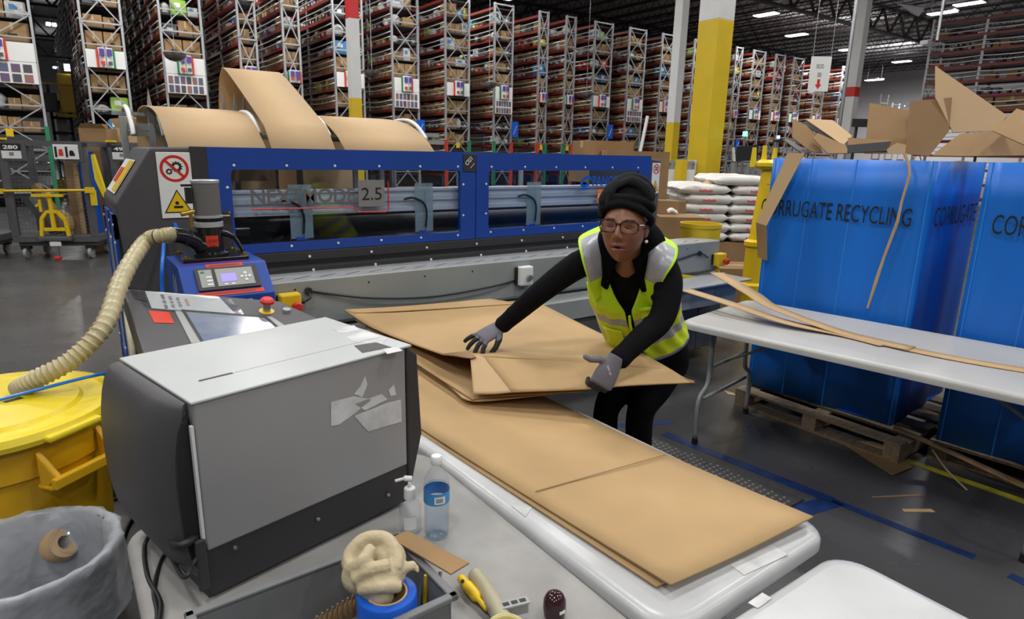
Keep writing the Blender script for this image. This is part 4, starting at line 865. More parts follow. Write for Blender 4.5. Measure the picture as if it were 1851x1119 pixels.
# bale of fan folded board under each sheet, behind the machine
for i, (a_, b_) in enumerate(((.52, 1.01), (1.04, 1.41), (1.47, 2.08))):
    P1('x', KRAFTD, None, lambda b: [b.box(a_, b_, 5.0, 5.9, .12+.08*k, .195+.08*k) for k in range(10)]).name = 'cardboard_bale'
    o = [o for o in COL.objects if o.name.startswith('cardboard_bale')][-1]; T(o, ['left', 'middle', 'right'][i]+'most fan folded cardboard bale behind the blue machine' if i != 1 else 'middle fan folded cardboard bale behind the blue machine', 'cardboard bale')
# ================================================================ blue glue unit with its filter head
GU = E('glue_unit', 'blue glue melting unit with a tilted control panel and purple display', 'glue machine', (.58, 3.2, 0))
bx0, bx1, byf, byb, bz = .405, .755, 3.06, 3.40, 1.19
def gx(b):
    prof = [(byb, .45), (byb, bz), (byf, bz), (byf-.13, 1.065), (byf-.13, 1.0), (byf-.06, .98), (byf-.06, .45)]
    b.prism([(bx0, y, z) for y, z in prof], (bx1-bx0+.02, 0, 0))
P1('body', BLUE, GU, gx, bevel=.006)
sl0 = V((bx0, byf, bz)); sd = (V((bx0, byf-.13, 1.065))-sl0); sn = V((1, 0, 0)).cross(-sd).normalized()
if sn.z < 0: sn = -sn
def sp(u, v, o=0): return sl0+V((u*.37, 0, 0))+sd*v+sn*o      # u along, v down the slope
def spl(name, m, parent, u0, u1, v0, v1, o, t=.003, **k): return P1(name, m, parent, lambda b: b.obox(sp(u0, v0, o), sp(u1, v0, o)-sp(u0, v0, o), sp(u0, v1, o)-sp(u0, v0, o), sn*t), **k)
cp = spl('control_panel', DARK, GU, .16, .86, .13, .80, 0, .010, bevel=.003)
spl('button_field', GREYP, cp, .20, .34, .20, .72, .011, .001); spl('display_field', GREYP, cp, .38, .80, .20, .72, .011, .001)
spl('display', LCD, cp, .43, .60, .36, .60, .0125, .001)
for k in range(3): spl('button_label', WHITE, cp, .27, .33, .40+.11*k, .45+.11*k, .0125, .001)
spl('status_led', GREEN, cp, .22, .26, .25, .30, .0125, .001)
for du, dv in ((-.045, 0), (.045, 0), (0, -.1), (0, .1)): spl('arrow_key', WHITE, cp, .71+du-.017, .71+du+.017, .48+dv-.035, .48+dv+.035, .0125, .002, bevel=.001)
spl('enter_key', WHITE, cp, .698, .722, .45, .51, .0125, .002); spl('small_key', WHITE, cp, .45, .49, .65, .69, .0125, .001); spl('small_key', WHITE, cp, .53, .57, .65, .69, .0125, .001)
r1 = spl('red_sticker', REDS, GU, .30, .72, .0, .10, .001, .001); r2 = spl('red_sticker', REDS, GU, .14, .88, .83, .95, .001, .001)
spl('print_line', DARK, r1, .34, .68, .04, .06, .0022, .0004); spl('print_line', DARK, r2, .22, .78, .88, .90, .0022, .0004)
P1('red_line', REDL, GU, lambda b: b.box(bx0+.03, bx0+.30, byf+.05, byf+.056, bz, bz+.0012))
wl = P1('white_label', PAPER, GU, lambda b: b.box(bx0+.10, bx0+.27, byf-.134, byf-.131, 1.0, 1.045))
text('III', 'label_text', (bx0+.19, byf-.136, 1.012), (1, 0, 0), (0, 0, 1), .04, .022, BLACK, wl)
for k in range(2): P1('silver_stripe', GREYL, GU, lambda b: b.prism([(bx0-.001, byf+.02+.08*k, .9), (bx0-.001, byf+.05+.08*k, .9), (bx0-.001, byf+.10+.05*k, 1.12), (bx0-.001, byf+.08+.05*k, 1.14)], (-.001, 0, 0)))
P1('support_leg', DARK, GU, lambda b: b.box(bx0+.05, bx1-.05, byf, byb-.02, 0.0, .46))
P1('top_plate', BLACKG, GU, lambda b: b.prism([(.44, 3.13, bz), (.72, 3.13, bz), (.72, 3.36, bz), (.44, 3.36, bz)], (0, 0, .018)), bevel=.003)
for x, y in ((.455, 3.15), (.705, 3.15), (.455, 3.34), (.705, 3.34)):
    sc_ = P1('wing_bolt', BRASS, GU, lambda b: (b.cyl((x, y, bz+.018), (x, y, bz+.03), .008, n=10), b.box(x-.02, x+.02, y-.004, y+.004, bz+.019, bz+.023)))
F = V((.575, 3.22, 0))
P1('filter_neck', BLACKG, GU, lambda b: b.lathe((F.x, F.y, bz+.018), [(.075, 0), (.075, .012), (.058, .02), (.054, .10), (.058, .135)], 28), smooth=35)
P1('elbow_pipe', BLACKG, GU, lambda b: b.tube(smoothpath([(F.x, F.y, bz+.04), (F.x-.05, F.y-.01, bz+.075), (F.x-.10, F.y-.02, bz+.11), (F.x-.155, F.y-.03, bz+.125)]), [.045]*8+[.038]*8+[.035]*9, 16), smooth=1)
st = P1('red_sticker', REDS, GU, lambda b: b.grid([[(F.x+.0565*math.sin(a), F.y-.0565*math.cos(a), z) for a in [math.radians(-28+7*k) for k in range(9)]] for z in (bz+.045, bz+.115)]))
text('DO NOT', 'sticker_text', (F.x-.022, F.y-.059, bz+.085), (1, 0, 0), (0, 0, 1), .044, .012, BLACK, st); text('LIFT', 'sticker_text', (F.x-.015, F.y-.059, bz+.060), (1, 0, 0), (0, 0, 1), .03, .012, BLACK, st)
P1('silver_collar', GREYL, GU, lambda b: b.lathe((F.x, F.y, bz+.150), [(.055, 0), (.062, .003), (.062, .024), (.055, .027)], 28), smooth=35)
P1('silver_collar', GREYL, GU, lambda b: b.lathe((F.x, F.y, bz+.192), [(.056, 0), (.062, .002), (.062, .012), (.056, .014)], 28), smooth=35)
P1('filter_base', BLACKG, GU, lambda b: b.cyl((F.x, F.y, bz+.176), (F.x, F.y, bz+.193), .057), smooth=40)
P1('mesh_filter', MESHG, GU, lambda b: b.cyl((F.x, F.y, bz+.205), (F.x, F.y, bz+.352), .058, n=32), smooth=40)
P1('filter_cap', GREYL, GU, lambda b: b.lathe((F.x, F.y, bz+.350), [(.06, 0), (.061, .012), (.058, .014)], 32), smooth=35)
P1('side_valve', BLACK, GU, lambda b: (b.box(F.x-.085, F.x-.062, F.y-.02, F.y+.02, bz+.26, bz+.33), b.box(F.x-.10, F.x-.05, F.y-.012, F.y+.012, bz+.335, bz+.345)))
P1('brass_fitting', BRASS, GU, lambda b: (b.cyl((F.x-.115, F.y-.03, bz+.215), (F.x-.06, F.y-.02, bz+.225), .011), b.cyl((F.x-.075, F.y-.022, bz+.15), (F.x-.075, F.y-.022, bz+.215), .008)), smooth=40)
P1('black_lever', BLACKG, GU, lambda b: b.tube(smoothpath([(F.x+.05, F.y, bz+.12), (F.x+.10, F.y-.01, bz+.10), (F.x+.135, F.y-.03, bz+.03)]), [.014]*9+[.010]*8, 8), smooth=1)
# big cream hose from the filter to the yellow can
CANC = V((-.255, 2.56, 0)); CZ = .875
hs = V((F.x-.15, F.y-.03, bz+.125))
path = smoothpath([hs, hs+V((-.06, -.02, .0)), Zp(262, 438, 1.285), Zp(222, 500, 1.20), Zp(190, 585, 1.08), Zp(130, 650, .98), Zp(60, 688, .92), Zp(32, 705, .885)], 22)
R_ = []
for i in range(len(path)): R_.append(.034 if i % 3 == 0 else .0285)
hb = MB(); hb.tube(path, R_, 18); T(hb.build('corrugated_hose', HOSE, None, smooth=28), 'cream ribbed suction hose from the filter down into the yellow can lid', 'hose')
oh = [o for o in COL.objects if o.name == 'corrugated_hose'][0]
P1('hose_clamp', BLACK, oh, lambda b: b.tube([path[24], path[25]], .0345, 18), smooth=1); P1('clear_cuff', PET, oh, lambda b: b.tube(path[0:16], .037, 16, caps=False), smooth=1)
T(P1('blue_air_hose', HOSEB, None, lambda b: b.tube(smoothpath([Dp(400, 440, 3.36), Dp(365, 438, 3.30), Dp(330, 428, 3.28), Dp(313, 400, 3.3), Dp(297, 382, 3.35), Dp(293, 400, 3.3), Dp(296, 440, 3.25), Dp(293, 485, 3.2), Dp(294, 530, 3.2), Dp(300, 620, 3.15)]), .010, 10), smooth=1), 'thick blue air hose hanging beside the filter in front of the dark end cover', 'hose')
T(P1('blue_air_hose', HOSEB, None, lambda b: b.tube(smoothpath([(CANC.x+.02, CANC.y-.02, CZ+.01), Zp(140, 686, .91), Zp(190, 675, .90), Zp(233, 662, .86), Zp(262, 650, .7), Zp(300, 640, .4)]), .006, 8), smooth=1), 'thin blue air hose crossing the yellow lid towards the dark console', 'hose')
# ================================================================ yellow can
YC = E('trash_can', 'large round yellow trash can with a hose through its lid', 'trash can', (CANC.x, CANC.y, 0))
P1('body', YELB, YC, lambda b: b.lathe((CANC.x, CANC.y, 0), [(.26, 0), (.27, .01), (.325, CZ-.16), (.335, CZ-.155), (.338, CZ-.03), (.33, CZ-.02)], 64), smooth=35)
P1('lid', YELL, YC, lambda b: b.lathe((CANC.x, CANC.y, CZ-.05), [(.345, -.0), (.362, .004), (.365, .02), (.355, .04), (.335, .045), (.325, .034), (.26, .034), (.25, .046), (.10, .05), (.002, .052)], 64), smooth=35)
for a0 in (-52, 130):
    a0 = math.radians(a0); ux = V((math.cos(a0), math.sin(a0), 0)); vx = V((-ux.y, ux.x, 0)); c = V((CANC.x, CANC.y, 0))+ux*.332
    P1('handle', YELB, YC, lambda b: (b.prism([c+vx*-.11+V((0, 0, CZ-.07)), c+vx*-.11+ux*.002+V((0, 0, CZ-.19)), c+vx*-.095+ux*.06+V((0, 0, CZ-.16))], vx*.02), b.prism([c+vx*.09+V((0, 0, CZ-.07)), c+vx*.09+ux*.002+V((0, 0, CZ-.19)), c+vx*.09+ux*.06+V((0, 0, CZ-.16))], vx*.02),
        b.obox(c+vx*-.11+ux*.045+V((0, 0, CZ-.185)), vx*.22, ux*.022, V((0, 0, .035))), b.obox(c+vx*-.11+ux*-.01+V((0, 0, CZ-.19)), vx*.22, ux*.06, V((0, 0, .012)))), bevel=.005)
    P1('lid_lug', YELL, YC, lambda b: b.obox(c+vx*-.09+ux*.01+V((0, 0, CZ-.045)), vx*.18, ux*.035, V((0, 0, .022))), bevel=.008)
P1('lid_hole', BLACK, YC, lambda b: b.obox(V((CANC.x+.05, CANC.y-.03, CZ+.0005)), (.045, .02, 0), (-.01, .02, 0), (0, 0, .0015)))
# ================================================================ grey bin with clear liner
WB = V((-.185, 2.03, 0)); WZ = .60
wb = E('waste_bin', 'grey waste bin lined with a cloudy plastic bag before the yellow can', 'waste bin', (WB.x, WB.y, 0))
P1('body', BINGREY, wb, lambda b: b.lathe((WB.x, WB.y, 0), [(.16, 0), (.165, .004), (.215, WZ-.02), (.222, WZ-.015), (.222, WZ), (.21, WZ), (.158, .02), (.002, .015)], 40), smooth=35)
rr = random.Random(5)
def liner(b):
    rows = []
    for i, (r_, z) in enumerate([(.238, WZ-.20), (.235, WZ-.14), (.240, WZ-.08), (.232, WZ-.02), (.236, WZ+.006), (.222, WZ+.013), (.206, WZ+.0), (.196, WZ-.08), (.185, WZ-.2), (.17, WZ-.36), (.14, WZ-.5), (.05, WZ-.54)]):
        rows.append([(WB.x+math.cos(2*math.pi*k/60)*(r_+rr.uniform(-.004, .004)+.004*math.sin(k*1.7+i)), WB.y+math.sin(2*math.pi*k/60)*(r_+rr.uniform(-.004, .004)), z+rr.uniform(-.004, .004)) for k in range(60)])
    b.grid(rows, True)
P1('liner', LINER, wb, liner, smooth=1)
q = Zp(108, 985, .50)
tr = E('tape_roll', 'used roll of tan tape in crumpled clear plastic inside the grey bin', 'tape', q)
ax = V((.5, -.6, .5)).normalized()
P1('tan_roll', KRAFTL, tr, lambda b: b.lathe(q, [(.02, -.026), (.046, -.026), (.052, 0), (.046, .026), (.02, .026), (.02, -.026)], 24, ax=ax, closed=False), smooth=35)
P1('clear_wrap', PET, tr, lambda b: b.lathe(q+ax*.03, [(.044+.006*math.sin(k*2.3), -.02+k*.016) for k in range(5)]+[(.014, .05)], 14, ax=ax), smooth=50)
T(P1('clear_bottle', PET, None, lambda b: b.lathe(Zp(95, 1050, .14), [(.025, 0), (.03, .02), (.03, .14), (.012, .18), (.012, .2)], 16, ax=(.2, .1, 1)), smooth=40), 'clear plastic bottle lying deep inside the grey bin', 'bottle')
# ================================================================ dark operator console
CO = E('operator_console', 'dark grey operator console with touch screen, sheet in a sleeve and red button', 'control console', (.5, 2.6, 0))
cA = Zp(221, 521, 1.14); cB = Zp(505, 544, 1.06); cC = Zp(592, 583, 1.0); cD = Zp(262, 655, .995)
# plane through A, B, D
pn = (cB-cA).cross(cD-cA).normalized(); pn = pn if pn.z > 0 else -pn
def cpn(px, py, o=0):
    r_ = ray(px, py); t = (cA-CAMP).dot(pn)/r_.dot(pn); return CAMP+r_*t+pn*o
cC = cpn(592, 583); cE = cpn(600, 640); cD2 = cpn(275, 700)
poly = [cpn(221, 521), cpn(505, 544), cC, cpn(585, 612), cpn(268, 668)]
dn = -pn*.09
P1('panel_housing', DARKM, CO, lambda b: b.prism(poly, dn), bevel=.006)
P1('pedestal', DARK, CO, lambda b: b.box(.30, .62, 2.25, 2.72, .04, .92), bevel=.02)
P1('foot_plate', DARK, CO, lambda b: b.box(.24, .68, 2.18, 2.78, 0, .04), bevel=.01)
def onp(name, m, parent, pts, o=0, t=.002, **k): return P1(name, m, parent, lambda b: b.prism([cpn(x, y, o) for x, y in pts], pn*t), **k)
onp('screen_frame', GREYP, CO, [(315, 561), (491, 574), (526, 597), (346, 622)], .0, .004)
sb = onp('screen_bezel', DARK, CO, [(328, 562), (481, 574), (512, 600), (364, 622)], .004, .003)
onp('touch_screen', SCREEN, sb, [(336, 567), (478, 578), (503, 600), (368, 620)], .0071, .001)
sh = onp('printed_sheet', PAPER, CO, [(262, 527), (395, 537), (428, 571), (274, 558)], .001, .0015)
# rotated printed lines on the sheet
xa = (cpn(330, 560)-cpn(300, 533)).normalized(); ya = pn.cross(xa)
for k, (px, w_) in enumerate(((312, 1), (325, .92), (338, .85), (352, .7))):
    o_ = cpn(px-8, 559-1.5*k, .004)
    a_ = cpn(px-18+2, 534+k*1.2, .004); dv = (a_-o_); tx = text('IIII III IIIII', 'printed_line', o_, dv, pn.cross(dv), dv.length*w_, .012, GREYT if k < 3 else REDL, sh)
onp('orange_red_sticker', REDS, CO, [(268, 562), (306, 565), (315, 585), (279, 584)], .001, .001)
onp('dark_sleeve_corner', DARK, CO, [(236, 526), (258, 528), (266, 546), (243, 540)], .001, .001)
P1('clear_sleeve', SLEEVE, CO, lambda b: b.grid([[cpn(232+(i/9)*(330-232)*1.9+j*5.5, 524+(i/9)*20+j*6, .006+.004*math.sin(i*1.6+j*2.1)) for i in range(10)] for j in range(7)]), smooth=1)
ec = cpn(482, 563)
P1('button_disc', YEL, CO, lambda b: b.cyl(ec, ec+pn*.003, .03, n=32))
es = P1('emergency_button', RED, CO, lambda b: b.lathe(ec, [(.018, .035), (.028, .042), (.028, .052), (.020, .060), (.002, .062)], 28, ax=pn), smooth=35)
P1('button_collar', STEEL, es, lambda b: b.cyl(ec+pn*.003, ec+pn*.036, .015), smooth=40)
c_ = cpn(518, 563); P1('selector_switch', GREYP, CO, lambda b: b.cyl(c_, c_+pn*.012, .016), smooth=40)
T(P1('pale_cable_duct', mat('cable_cream', (.55, .50, .33), .5), None, lambda b: b.tube(smoothpath([Dp(228, 545, 2.75), Dp(232, 590, 2.70), Dp(240, 640, 2.66), Dp(246, 690, 2.66), Dp(262, 760, 2.7), Dp(270, 900, 2.75)]), .012, 8), smooth=1), 'cream and yellow cables running down beside the dark console', 'cable')
T(P1('dark_cable', BLACK, None, lambda b: b.tube(smoothpath([Dp(226, 540, 2.78), Dp(236, 600, 2.72), Dp(250, 680, 2.66), Dp(265, 800, 2.7)]), .010, 8), smooth=1), 'dark cable running down behind the cream cables at the console', 'cable')
# ================================================================ long white table with cardboard, near tables
def ftable(name, label, o, xd, L, Wd, z, m, th=.045, leg=True, rad=.08, inset=.33):
    xd = V(xd).normalized(); yd = V((-xd.y, xd.x, 0)); o = V(o)
    r = E(name, label, 'table', (o.x, o.y, 0))
    def top(b):
        pts = []
        for cx, cy, a0 in ((L-rad, Wd-rad, 0), (rad, Wd-rad, 90), (rad, rad, 180), (L-rad, rad, 270)):
            for k in range(7): a = math.radians(a0+15*k); pts.append((cx+rad*math.cos(a), cy+rad*math.sin(a)))
        cx_, cy_ = L/2, Wd/2
        rows = []
        for ins, zz in ((.03, z-th), (0, z-th+.004), (0, z-.018), (.004, z-.008), (.014, z-.001), (.028, z)):
            rows.append([o+xd*(p[0]+(ins if p[0] < cx_ else -ins))+yd*(p[1]+(ins if p[1] < cy_ else -ins))+V((0, 0, zz-0)) for p in pts])
        b.grid(rows, True); n = len(pts); b.add(rows[-1], [tuple(range(n))]); b.add(rows[0], [tuple(range(n))[::-1]])
    tp = P1('tabletop', m, r, lambda b: None) if False else P1('tabletop', m, r, top, smooth=50)
    if leg:
        for k, u in enumerate((inset, L-inset)):
            for v0, v1 in ((.20, .10), (Wd-.20, Wd-.10)):
                P1('leg', GREYM, r, lambda b: b.tube(smoothpath([o+xd*u+yd*v0+V((0, 0, z-th)), o+xd*u+yd*v0+V((0, 0, z*.5)), o+xd*u+yd*v1+V((0, 0, z*.36)), o+xd*u+yd*v1+V((0, 0, .03))], 5), .014, 10), smooth=1)
                P1('foot_cap', BLACK, r, lambda b: b.cyl(o+xd*u+yd*v1+V((0, 0, 0)), o+xd*u+yd*v1+V((0, 0, .035)), .018))
            P1('cross_bar', GREYM, r, lambda b: b.tube([o+xd*u+yd*(Wd*.5-.28)+V((0, 0, z*.36)), o+xd*u+yd*(Wd*.5+.28)+V((0, 0, z*.36))], .011, 8), smooth=1)
            s_ = 1 if k == 0 else -1
            P1('brace', GREYM, r, lambda b: b.tube([o+xd*u+yd*(Wd*.5)+V((0, 0, z*.60)), o+xd*(u+s_*.45)+yd*(Wd*.5)+V((0, 0, z-th-.005))], .009, 8), smooth=1)
            P1('cross_bar', GREYM, r, lambda b: b.tube([o+xd*u+yd*.2+V((0, 0, z*.60)), o+xd*u+yd*(Wd-.2)+V((0, 0, z*.60))], .010, 8), smooth=1)
    return r
ZL = .735
# long axis along Y: origin at right near corner, xd = +Y, yd = -X
lt = ftable('folding_table', 'long white folding table carrying the flat cardboard sheets', (1.600, .725, 0), (-.060, 2.4, 0), 2.44, .665, ZL, TABLE)
def patch(label, pts, z, m=SCUFF, par=None):
    return P1('tape_scrap', m, par, lambda b: b.prism([Zp(x, y, z) for x, y in pts], (0, 0, .0012)))
tt_ = [c for c in lt.children if c.name.startswith('tabletop')][0]
patch('', [(1320, 1022), (1400, 988), (1425, 1003), (1345, 1040)], ZL+.0005, par=tt_); patch('', [(935, 905), (962, 917), (950, 935), (925, 915)], ZL+.0005, par=tt_)
gt = ftable('work_table', 'speckled grey work table holding the grey cabinet and the tote', (.905, .30, 0), (0, 1, 0), 1.47, .86, .735, TABLE3, leg=True)
nt2 = ftable('folding_table', 'white folding table at the lower right corner before the long one', (1.53, -.95, 0), (0, 1, 0), 1.625, .80, ZL, TABLE)
tt_ = [c for c in nt2.children if c.name.startswith('tabletop')][0]
patch('', [(1352, 1090), (1378, 1072), (1395, 1082), (1370, 1100)], ZL+.0005, par=tt_)
rt = ftable('folding_table', 'cream white folding table with brown cardboard strips before the blue bins', (4.085, .69, 0), (-.17, .985, 0), 1.84, .89, .77, TABLE2, leg=True, inset=.12)
# ================================================================ cardboard sheets on the table
ZS = ZL+.001
def flat_sheet(label, pts, z, th=.006, wob=.004, m=KRAFT):
    P_ = [Zp(x, y, z) if not isinstance(x, V) else x for x, y in pts]
    n, m_ = 28, 10; rows = []
    for i in range(n+1):
        t = i/n; a = P_[0].lerp(P_[3], t); b_ = P_[1].lerp(P_[2], t)
        rows.append([a.lerp(b_, k/m_)+V((0, 0, wob*(1+math.sin(i*.7+k*.5))*(i > 2)*(i < n))) for k in range(m_+1)])
    b = MB(); b.grid(rows); return T(b.build('cardboard_sheet', m, None, solid=-th, smooth=30), label, 'cardboard sheet')
bs0 = (V((.985, 3.0, .752)), V((1.60, 3.0, .752)))
def quadsheet(label, c0, c1, c2, c3, z, lift=0, th=.006):
    b = MB(); n = 30; rows = []
    for i in range(n+1):
        t = i/n; a = c0.lerp(c3, t); d = c1.lerp(c2, t)
        zz = z+lift*max(0, (t-.72)/.28)**2
        rows.append([V((a.lerp(d, k/8).x, a.lerp(d, k/8).y, zz+.003*math.sin(t*9+k*.6))) for k in range(9)])
    b.grid(rows); return T(b.build('cardboard_sheet', KRAFT, None, solid=-th, smooth=30), label, 'cardboard sheet')
A1 = Zp(1213, 1050, .772); A2 = Zp(1470, 930, .772); A3 = Zp(985, 712, .765); A0 = Zp(775, 775, .765)
dirL = (A0-A1)/(A0-A1).y; dirR = (A3-A2)/(A3-A2).y
yb = 2.85
T0 = A1+dirL*(yb-A1.y); T1 = A2+dirR*(yb-A2.y)
top_sheet = quadsheet('top flat creased brown cardboard sheet on the long white table', T0, T1, A2, A1, .752, .012)
crs = (Zp(968, 889, .757), Zp(1205, 822, .757))
P1('fold_crease', KRAFTD, top_sheet, lambda b: b.bar(crs[0]+V((0, 0, .0015)), crs[1]+V((0, 0, .0015)), .004, .0012))
of = V((.02, .035, 0)); quadsheet('lower flat brown cardboard sheet peeping out under the top one on the long table', T0-of*.5, T1-of*.6, A2+V((-.03, .03, 0)), A1+V((-.012, .03, 0)), .742, .003)
# lifted folded blank held by the worker
def zp(x, y, z): return Zp(x, y, z)
LB = E('folded_blank', 'large folded brown cardboard blank lifted by the worker above the flat sheets', 'cardboard box blank', (1.6, 2.3, .74))
def patchgrid(name, rows, m=KRAFT, th=.006, sub=0):
    # rows of (px, py, z); interpolated smoothly
    R = [smoothpath([Zp(*p) for p in r], 5) for r in rows]
    C = [smoothpath([R[i][k] for i in range(len(R))], 5) for k in range(len(R[0]))]
    b = MB(); b.grid(C); return b.build(name, m, LB, solid=th, smooth=40)
patchgrid('top_panel', [[(622, 560, .83), (740, 556, .83), (860, 549, .83), (965, 543, .83)],
                        [(668, 590, .825), (790, 590, .835), (930, 583, .845), (1062, 592, .85)],
                        [(735, 618, .835), (845, 620, .86), (1000, 616, .875), (1150, 634, .875)],
                        [(800, 641, .875), (870, 644, .90), (1030, 654, .905), (1215, 670, .885)]])
patchgrid('front_flap', [[(872, 643, .90), (1030, 654, .905), (1120, 659, .895), (1215, 670, .885)],
                         [(893, 668, .875), (1040, 678, .885), (1130, 680, .885), (1236, 683, .878)],
                         [(926, 709, .835), (1050, 704, .86), (1140, 697, .868), (1256, 692, .870)]])
patchgrid('side_tab', [[(850, 644, .895), (866, 643, .90), (878, 642, .90)], [(853, 680, .85), (880, 678, .858), (900, 674, .868)], [(856, 712, .81), (890, 712, .82), (927, 709, .833)]], KRAFTL)
patchgrid('torn_lip', [[(799, 640, .876), (822, 637, .895), (846, 637, .905), (861, 646, .90)], [(800, 642, .872), (822, 644, .885), (840, 647, .893), (852, 648, .896)]], KRAFTD, .004)
patchgrid('lower_panel', [[(660, 590, .79), (800, 600, .79), (950, 600, .80)], [(750, 655, .785), (860, 660, .785), (1000, 660, .79)], [(853, 722, .785), (905, 716, .79), (1055, 708, .81)]])
patchgrid('under_panel', [[(640, 578, .775), (800, 590, .775), (950, 590, .78)], [(745, 640, .77), (860, 660, .77), (1000, 662, .78)], [(835, 719, .775), (870, 725, .777), (1000, 712, .79)]], KRAFTL)
patchgrid('rear_flap', [[(622, 560, .832), (740, 553, .85), (885, 540, .85)], [(640, 566, .834), (750, 561, .84), (940, 549, .838)]], KRAFT, .004)
patchgrid('corner_tear', [[(1228, 682, .880), (1243, 685, .880), (1256, 689, .878)], [(1236, 690, .870), (1246, 692, .870), (1254, 693, .87)]], KRAFTD, .004)
# ================================================================ floor marks
def floorstrip(name, label, pts, m, w_=.06, z=.001):
    a, c = Zp(*pts[0], 0), Zp(*pts[1], 0); o = P1(name, m, None, lambda b: b.bar(a+V((0, 0, z)), c+V((0, 0, z)), w_, .002, up=(0, 0, 1))); T(o, label, 'floor tape'); return o
mp = [Zp(1195, 783, 0), Zp(1478, 893, 0), Zp(1455, 925, 0), Zp(1170, 795, 0)]
mp = [V((2.70, 2.42, 0)), V((2.93, 2.42, 0)), V((2.93, 1.42, 0)), V((2.0, 1.42, 0)), V((2.0, 2.42, 0))]
mt = P1('floor_mat', MATW, None, lambda b: b.prism([(1.92, 2.45, .002), (2.84, 2.45, .002), (2.95, 1.50, .002), (1.92, 1.50, .002)], (0, 0, .012)), bevel=.004); T(mt, 'black dotted rubber floor mat under the worker', 'mat')
DOT = mat('mat_dots', (.20, .20, .19), .4)
def dots(b):
    for i in range(26):
        for k in range(27):
            x = 2.0+i*.034+(.017 if k % 2 else 0); y = 1.53+k*.034
            if x < 2.82+(2.45-y)*.11: b.prism([(x-.012, y, .014), (x, y-.007, .014), (x+.012, y, .014), (x, y+.007, .014)], (0, 0, .003))
o = P1('mat_dots', DOT, mt, dots); o['kind'] = 'stuff'
floorstrip('floor_tape', 'blue floor tape along the right side of the rubber mat', [(1200, 784), (1505, 905)], TAPEB, .07)
floorstrip('floor_tape', 'blue floor tape running from the mat corner to the lower right floor', [(1505, 905), (1762, 1008)], TAPEB, .05)
floorstrip('floor_tape', 'short blue floor tape at the far end of the mat', [(1120, 770), (1215, 762)], TAPEB, .06)
floorstrip('floor_tape', 'blue floor tape at the near end of the mat by the table corner', [(1440, 925), (1512, 905)], TAPEB, .10)
floorstrip('floor_tape', 'worn yellow floor line under the pallets before the bins', [(1638, 832), (1860, 910)], TAPEY, .055)
floorstrip('floor_tape', 'blue floor tape fragment near the right table foot', [(1825, 1040), (1870, 1062)], TAPEB, .05)
P1('cardboard_scrap', KRAFTD, None, lambda b: b.prism([Zp(1575, 899, .0), Zp(1665, 894, .0), Zp(1665, 897, 0), Zp(1576, 900, 0)], (0, 0, .004))); T([o for o in COL.objects if o.name == 'cardboard_scrap'][0], 'long thin cardboard sliver on the dark floor', 'scrap')
def scrap(label, pts, z=0, th=.004, m=KRAFTD, name='cardboard_scrap'):
    o = P1(name, m, None, lambda b: b.prism([Zp(x, y, z) if len(p) == 2 else Zp(*p) for p in pts for x, y in [p[:2]]], (0, 0, th))); return T(o, label, 'scrap')
scrap('short wide cardboard piece on the floor below the thin sliver', [(1630, 921), (1683, 921), (1690, 926), (1634, 926)], m=KRAFTL)
scrap('flat brown cardboard piece lying under the pallet edge', [(1515, 797), (1595, 800), (1650, 845), (1612, 860)], .004, m=KRAFTD)
scrap('small cardboard offcut beside the table leg and pallet', [(1308, 706), (1326, 711), (1332, 716), (1316, 713)], m=KRAFTL)
def strip3(label, pts, w_, m=KRAFTL, name='cardboard_strip', up=(0, 0, 1), th=.004):
    P_ = smoothpath(pts, 6); rows = []
    for i, p in enumerate(P_):
        d = (P_[min(i+1, len(P_)-1)]-P_[max(i-1, 0)]).normalized(); s_ = d.cross(V(up)).normalized(); ww = w_[0]+(w_[1]-w_[0])*i/(len(P_)-1) if isinstance(w_, tuple) else w_
        rows.append([p-s_*ww/2, p+s_*ww/2])
    b = MB(); b.grid(rows); return T(b.build(name, m, None, solid=th, smooth=35), label, 'cardboard strip')
strip3('long cardboard strip leaning from the pallet to the floor before the second bin', [Zp(1615, 772, .20), Zp(1720, 818, .13), Zp(1850, 878, .05), Zp(1900, 902, .02)], .07, KRAFTD)
strip3('thin cardboard sliver crossing the yellow floor line', [Zp(1685, 812, .12), Zp(1712, 850, .05), Zp(1748, 886, .004)], .012, KRAFTL)
strip3('left of the two cardboard strips overhanging the far end of the cream table', [Zp(1240, 524, .86), Zp(1330, 552, .84), Zp(1420, 582, .80), Zp(1520, 603, .780), Zp(1600, 623, .778)], .095)
strip3('right of the two cardboard strips overhanging the far end of the cream table', [Zp(1296, 493, .92), Zp(1360, 531, .89), Zp(1400, 556, .85), Zp(1520, 600, .785), Zp(1648, 630, .782)], .10)
strip3('cardboard strip lying along the cream table towards the right edge', [Zp(1500, 598, .776), Zp(1640, 630, .776), Zp(1750, 652, .775), Zp(1870, 672, .774)], .085)
